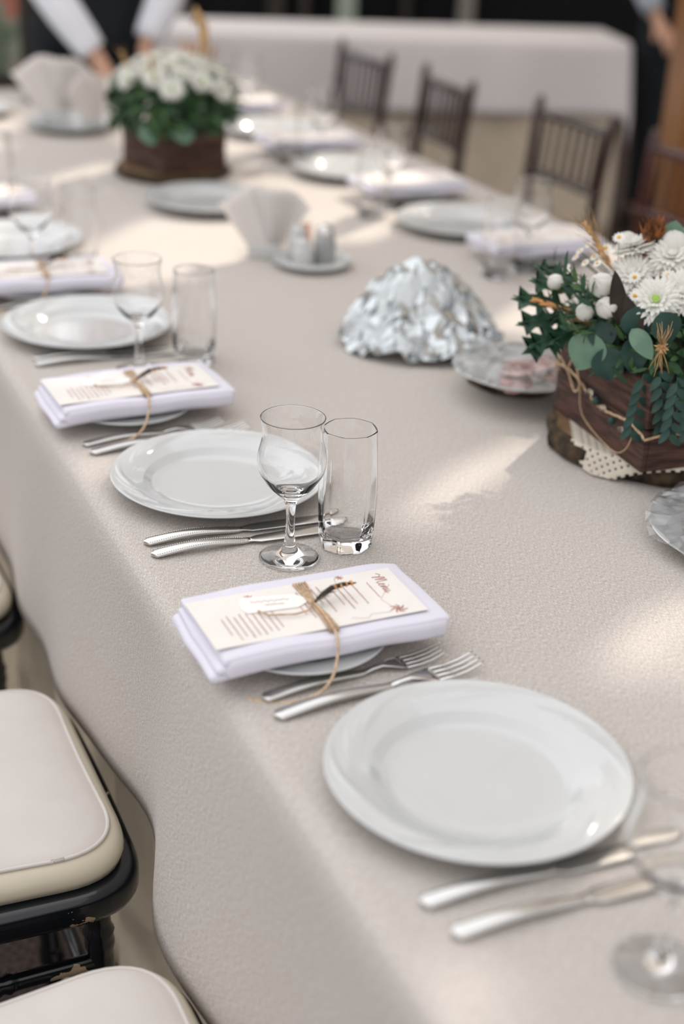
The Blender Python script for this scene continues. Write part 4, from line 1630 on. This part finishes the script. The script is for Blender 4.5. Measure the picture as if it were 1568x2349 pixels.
# ---- distant box
AX, AY = .600, 2.955
far = thing('flower_box', 'blurred distant wooden box of white flowers and green leaves near the waiter', 'flower arrangement')
T1 = crate(far, AX, AY, TZ + .020, .150, .150, .085, radians(16))
C1 = Vector((AX, AY, TZ + .145))
rr = random.Random(77)
for nm_, m_, cnt, e0, e1 in (('leafy_filler', 'leaf', 700, -.45, .7), ('pale_filler', 'green', 420, -.5, .8)):
    b = MB()
    for k in range(cnt):
        a, e_ = rr.uniform(0, 2 * pi), rr.uniform(e0, e1)
        p = C1 + Vector((cos(a) * cos(e_) * .125, sin(a) * cos(e_) * .125, sin(e_) * .085)) * rr.uniform(.7, 1.05)
        T = align(p, (p - C1), rr.uniform(0, 6)) @ Matrix.Rotation(rr.uniform(.2, 1.2), 4, 'X')
        leaf(b, T, rr.uniform(.02, .04), rr.uniform(.008, .014), n_=4)
    tag(b.build(nm_, M[m_], far), kind='stuff')
for k in range(32):
    a = k * 2.4
    r = .128 * ((k + .5) / 32) ** .5
    p = C1 + Vector((r * cos(a), r * sin(a), .095 * (1 - (r / .14) ** 2) ** .5 + .005))
    mum(far, p, p - C1 + Vector((0, 0, .06)), rr.uniform(.022, .030), 'limeeye', 50 + k)
for k in range(6):
    a = rr.uniform(0, 6.28)
    p = C1 + Vector((.09 * cos(a), .09 * sin(a), .06))
    wheat_ear(far, p, p + Vector((.02 * cos(a), .02 * sin(a), .05)), 'rust' if k % 2 else 'wheat', awn=.03, n_=14, seed=k)
b = MB()
P = [C1 + Vector(v) for v in ((.060, -.01, .07), (.066, -.01, .12), (.062, -.01, .16), (.045, -.01, .19), (.040, -.01, .165))]
b.tube(P, [.006, .010, .011, .010, .005], 8)
b.build('pampas_plume', M['wheat'], far)
for (p, w) in (((-.085, -.085, -.02), .045), ((-.02, -.11, -.015), .05)):
    b = MB(); T = Matrix.Translation(C1 + Vector(p)) @ Matrix.Rotation(-2.2, 4, 'X')
    leaf(b, T, .05, w, n_=8); b.build('eucalyptus_leaf', M['euc'], far)
wood_slice(AX - .005, AY, .118, .0185, 'blurred dark wood slice beneath the distant flower box', 7)

# ------------------------------------------------------------------ background table
ang = math.atan2(-.505, 1.615)
BT = Matrix.Translation((2.985, 4.67, 0)) @ Matrix.Rotation(ang, 4, 'Z')   # local -x runs left along the front edge


def bfold(t_, amt):
    return amt * (sin(t_ * 9) + .6 * sin(t_ * 17 + 1) + .3 * sin(t_ * 31))


t = thing('buffet_table', 'serving table hidden under the white cloth in the background', 'table', BT @ Vector((-.95, .20, 0)), ang)
b = MB(); b.rbox(-.92, .92, -.18, .18, .72, .744, .003)
b.build('table_top', M['tabletop_wood'], t)
for sx in (-1, 1):
    for sy in (-1, 1):
        b = MB(); b.tube([(sx * .85, sy * .14, 0), (sx * .85, sy * .14, .72)], .02, 8); b.build('leg', M['steel'], t)
drape('white_tablecloth', M['white_cloth'], -1.90, 0, 0, .40, .752, .26, 'white cloth on the background table, short overhang with soft folds', T=BT, ff=bfold, wave=.014, rr=.03, wr=.001)
skirt('beige_undercloth', M['underskirt'], [(-1.87, .38), (-1.87, .02), (-.02, .02), (-.02, .38)], .004, .742, .011, .31,
      'beige cloth hanging to the floor under the white background cloth', seed=1, T=BT)

# ------------------------------------------------------------------ board on the left
bt = thing('framed_painting', 'blurred framed painting with reddish flowers standing at the upper left edge', 'painting', (.55, 4.66, 0), radians(-25))
b = MB(); b.rbox(-.22, .105, -.006, .006, .70, 1.25, .002); b.build('canvas_panel', M['painting'], bt, smooth=False)
b = MB()
b.rbox(-.26, .145, -.015, .015, .655, .70, .003); b.rbox(-.26, .145, -.015, .015, 1.25, 1.29, .003)
b.rbox(-.26, -.22, -.015, .015, .70, 1.25, .003); b.rbox(.105, .145, -.015, .015, .70, 1.25, .003)
b.build('frame', M['dark_frame'], bt, smooth=False)
b = MB()
for x in (-.2, .09): b.tube([(x, .0, 0), (x, .03, .66)], .014, 8)
b.tube([(-.05, .4, 0), (-.05, .03, 1.1)], .014, 8)
b.build('easel_legs', M['dark_frame'], bt)
b = MB(); b.rbox(-.5, .22, -.03, .12, .60, .645, .004); b.build('ledge', M['amber_wood'], bt, smooth=False)


# ------------------------------------------------------------------ people
def skinned(name, verts, edges, radii, m, parent=None, sub=2):
    me = bpy.data.meshes.new(name)
    me.from_pydata(verts, edges, [])
    me.materials.append(m)
    o = bpy.data.objects.new(name, me)
    COL.objects.link(o)
    sk = o.modifiers.new('skin', 'SKIN')
    sk.use_smooth_shade = True
    if not me.skin_vertices:
        me.skin_vertices.new() if hasattr(me.skin_vertices, 'new') else None
    if not me.skin_vertices:
        bpy.context.view_layer.objects.active = o
        bm_ = __import__('bmesh').new(); bm_.from_mesh(me); bm_.verts.layers.skin.verify(); bm_.to_mesh(me); bm_.free()
    for i, r in enumerate(radii):
        sv = me.skin_vertices[0].data[i]
        sv.radius = r if isinstance(r, tuple) else (r, r)
        sv.use_root = (i == 0)
    ss = o.modifiers.new('sub', 'SUBSURF'); ss.levels = sub; ss.render_levels = sub
    if parent: o.parent = parent
    return o


def limb(mb, pts, rad, n=16):
    """smooth tapered sleeve through joints"""
    P, R_ = [], []
    for i in range(len(pts) - 1):
        p0, p1, p2, p3 = [Vector(pts[max(0, min(len(pts) - 1, q))]) for q in (i - 1, i, i + 1, i + 2)]
        for k in range(6):
            t_ = k / 6
            P.append(.5 * ((2 * p1) + (-p0 + p2) * t_ + (2 * p0 - 5 * p1 + 4 * p2 - p3) * t_ ** 2 + (-p0 + 3 * p1 - 3 * p2 + p3) * t_ ** 3))
            R_.append(rad[i] + (rad[i + 1] - rad[i]) * t_)
    P.append(Vector(pts[-1])); R_.append(rad[-1])
    mb.tube(P, R_, n)


def hand_graph(V, E, R_, wrist_i, wrist, d, nrm, side, curl=.4):
    """palm and five fingers appended to the body graph"""
    d, nrm = Vector(d).normalized(), Vector(nrm).normalized()
    s_ = d.cross(nrm).normalized() * side
    palm = Vector(wrist) + d * .045
    V.append(tuple(palm)); R_.append((.026, .015)); pi_ = len(V) - 1
    E.append((wrist_i, pi_))
    for k, L in enumerate((.068, .076, .071, .056)):
        o_ = (k - 1.5) * .017
        base = palm + d * .038 + s_ * o_
        prev = pi_
        for q, f in enumerate((0, .45, .75, 1.0)):
            p = base + d * (L * f * (1 - .12 * curl * q)) - nrm * (L * f * f * curl)
            V.append(tuple(p)); R_.append((.0088, .0085, .0078, .006)[q]); E.append((prev, len(V) - 1)); prev = len(V) - 1
    prev = pi_
    for q, f in enumerate((.3, .65, 1.0)):
        p = palm - d * .012 - s_ * (.018 + .032 * f) + d * (.045 * f) - nrm * .012 * f
        V.append(tuple(p)); R_.append((.0125, .010, .0075)[q]); E.append((prev, len(V) - 1)); prev = len(V) - 1


def person(label, x, y, rz, hands, elbows, vest=True, shirt='shirt', legs=.0, handdirs=None):
    """standing adult, feet on the floor; hands and elbows are given in local coordinates (front = -y)"""
    t = thing('person', label, 'person', (x, y, 0), rz)
    V = [(0, 0, .97), (0, -.005, 1.10), (0, -.01, 1.25), (0, 0, 1.40), (0, 0, 1.50), (0, -.015, 1.56), (0, -.02, 1.66), (0, -.01, 1.74)]
    R_ = [(.150, .105), (.130, .095), (.150, .105), (.140, .095), (.055, .055), (.062, .072), (.078, .092), (.06, .07)]
    E_ = [(i, i + 1) for i in range(7)]
    for s_ in (-1, 1):
        o = len(V)
        V += [(s_ * .09, 0, .90), (s_ * .10, -.01, .52), (s_ * .10, .01, .10), (s_ * .10, .02, .045), (s_ * .115, -.14, .035)]
        R_ += [.085, .058, .040, .038, .030]
        E_ += [(0, o), (o, o + 1), (o + 1, o + 2), (o + 2, o + 3), (o + 3, o + 4)]
    for s_, el, h_, hd in zip((-1, 1), elbows, hands, handdirs or [((0, -.2, -1), (0, -1, 0))] * 2):
        o = len(V)
        V += [(s_ * .18, 0, 1.40), el, h_]
        R_ += [.050, .040, (.027, .020)]
        E_ += [(3, o), (o, o + 1), (o + 1, o + 2)]
        hand_graph(V, E_, R_, o + 2, h_, hd[0], hd[1], s_)
    body = skinned('body', V, E_, R_, M['skin'], t)
    # face
    b = MB()
    for s_ in (-1, 1):
        b.lathe([(0, -.011), (.008, -.008), (.011, 0), (.008, .008), (0, .011)], 12, T=Matrix.Translation((s_ * .030, -.098, 1.665)))
    b.build('eyes', M['porcelain'], body)
    b = MB(); b.tube([(0, -.100, 1.675), (0, -.118, 1.64), (0, -.104, 1.632)], [.006, .012, .010], 8); b.build('nose', M['skin'], body)
    b = MB(); b.tube([(-.024, -.088, 1.605), (0, -.096, 1.603), (.024, -.088, 1.605)], [.002, .005, .002], 8); b.build('mouth', M['meat'], body)
    for s_ in (-1, 1):
        b = MB(); b.tube([(s_ * .082, -.01, 1.68), (s_ * .092, 0, 1.66), (s_ * .082, -.01, 1.635)], [.006, .012, .006], 8); b.build('ear', M['skin'], body)
    b = MB(); b.lathe([(.090, 0), (.100, .03), (.095, .07), (.070, .105), (.035, .122), (0, .125)], 24, T=Matrix.Translation((0, .004, 1.67)), rf=lambda r, z, a, j: (r * (1 + .04 * sin(9 * a)), z)); b.build('hair', M['hair'], t)
    # clothes
    b = MB()
    b.lathe([(.150, .93), (.148, 1.05), (.155, 1.2), (.170, 1.34), (.150, 1.43), (.07, 1.475), (.062, 1.50)], 32, rf=lambda r, z, a, j: (r * (1 - .28 * abs(sin(a)) ** 2) * (1 + .01 * sin(5 * a + z * 20)), z))
    for s_, el, h_ in zip((-1, 1), elbows, hands):
        e3, h3 = Vector(el), Vector(h_)
        limb(b, [(s_ * .12, 0, 1.41), (s_ * .19, 0, 1.38), e3, h3 + (e3 - h3).normalized() * .03], [.07, .072, .060, .040])
    b.build('shirt', M[shirt], t)
    if vest:
        b = MB()
        b.lathe([(.160, .90), (.160, 1.0), (.156, 1.1), (.165, 1.22), (.178, 1.34), (.158, 1.42)], 32, rf=lambda r, z, a, j: (r * (1 - .26 * abs(sin(a)) ** 2), z))
        b.build('waistcoat', M['black_cloth'], t)
    b = MB()
    b.lathe([(.150, .99), (.160, .93), (.165, .86), (.160, .80)], 32, rf=lambda r, z, a, j: (r * (1 - .25 * abs(sin(a)) ** 2), z), cap0=True, cap1=True)
    for s_ in (-1, 1): limb(b, [(s_ * .08, 0, .88), (s_ * .095, -.005, .70), (s_ * .10, -.01, .50), (s_ * .10, .01, .10)], [.098, .09, .070, .055])
    b.build('trousers', M['black_cloth'], t)
    for s_ in (-1, 1):
        b = MB(); b.rbox(-.045, .045, -.19, .07, .0, .075, .03, 4, T=Matrix.Translation((s_ * .11, 0, 0)), df=lambda p: (p[0], p[1], p[2] * (1 if p[1] > -.05 else .75)))
        b.build('shoe', M['black_cloth'], t)
    return t


# the waiter stands behind the far end of the table and reaches down to it
Wx, Wy, Wr = .800, 4.37, radians(-23)
Rw = Matrix.Rotation(-Wr, 3, 'Z')


def loc_(p): return tuple(Rw @ (Vector(p) - Vector((Wx, Wy, 0))))


person('person in white shirt and black waistcoat reaching onto the far end of the table', Wx, Wy, Wr,
       (loc_((.715, 3.975, .835)), loc_((.905, 4.16, .835))), (loc_((.575, 4.06, 1.085)), loc_((1.00, 4.20, 1.06))),
       handdirs=[(Rw @ Vector((.35, -.15, -.6)), Rw @ Vector((0, -.9, .3))), (Rw @ Vector((-.1, -.3, -.8)), Rw @ Vector((0, -1, .2)))])
Px, Py, Pr = 3.10, 4.86, radians(-25)
Rw = Matrix.Rotation(-Pr, 3, 'Z')


def loc2(p): return tuple(Rw @ (Vector(p) - Vector((Px, Py, 0))))


person('person in pale blue sleeves and dark trousers, mostly hidden behind the wooden column', 3.28, 4.75, Pr,
       ((-.17, -.22, .84), (.20, -.10, .88)), ((-.26, -.06, 1.10), (.26, .02, 1.12)), vest=False, shirt='blueshirt',
       handdirs=[((.3, -.4, -.4), (0, -.6, .8)), ((0, -.2, -1), (0, -1, 0))])
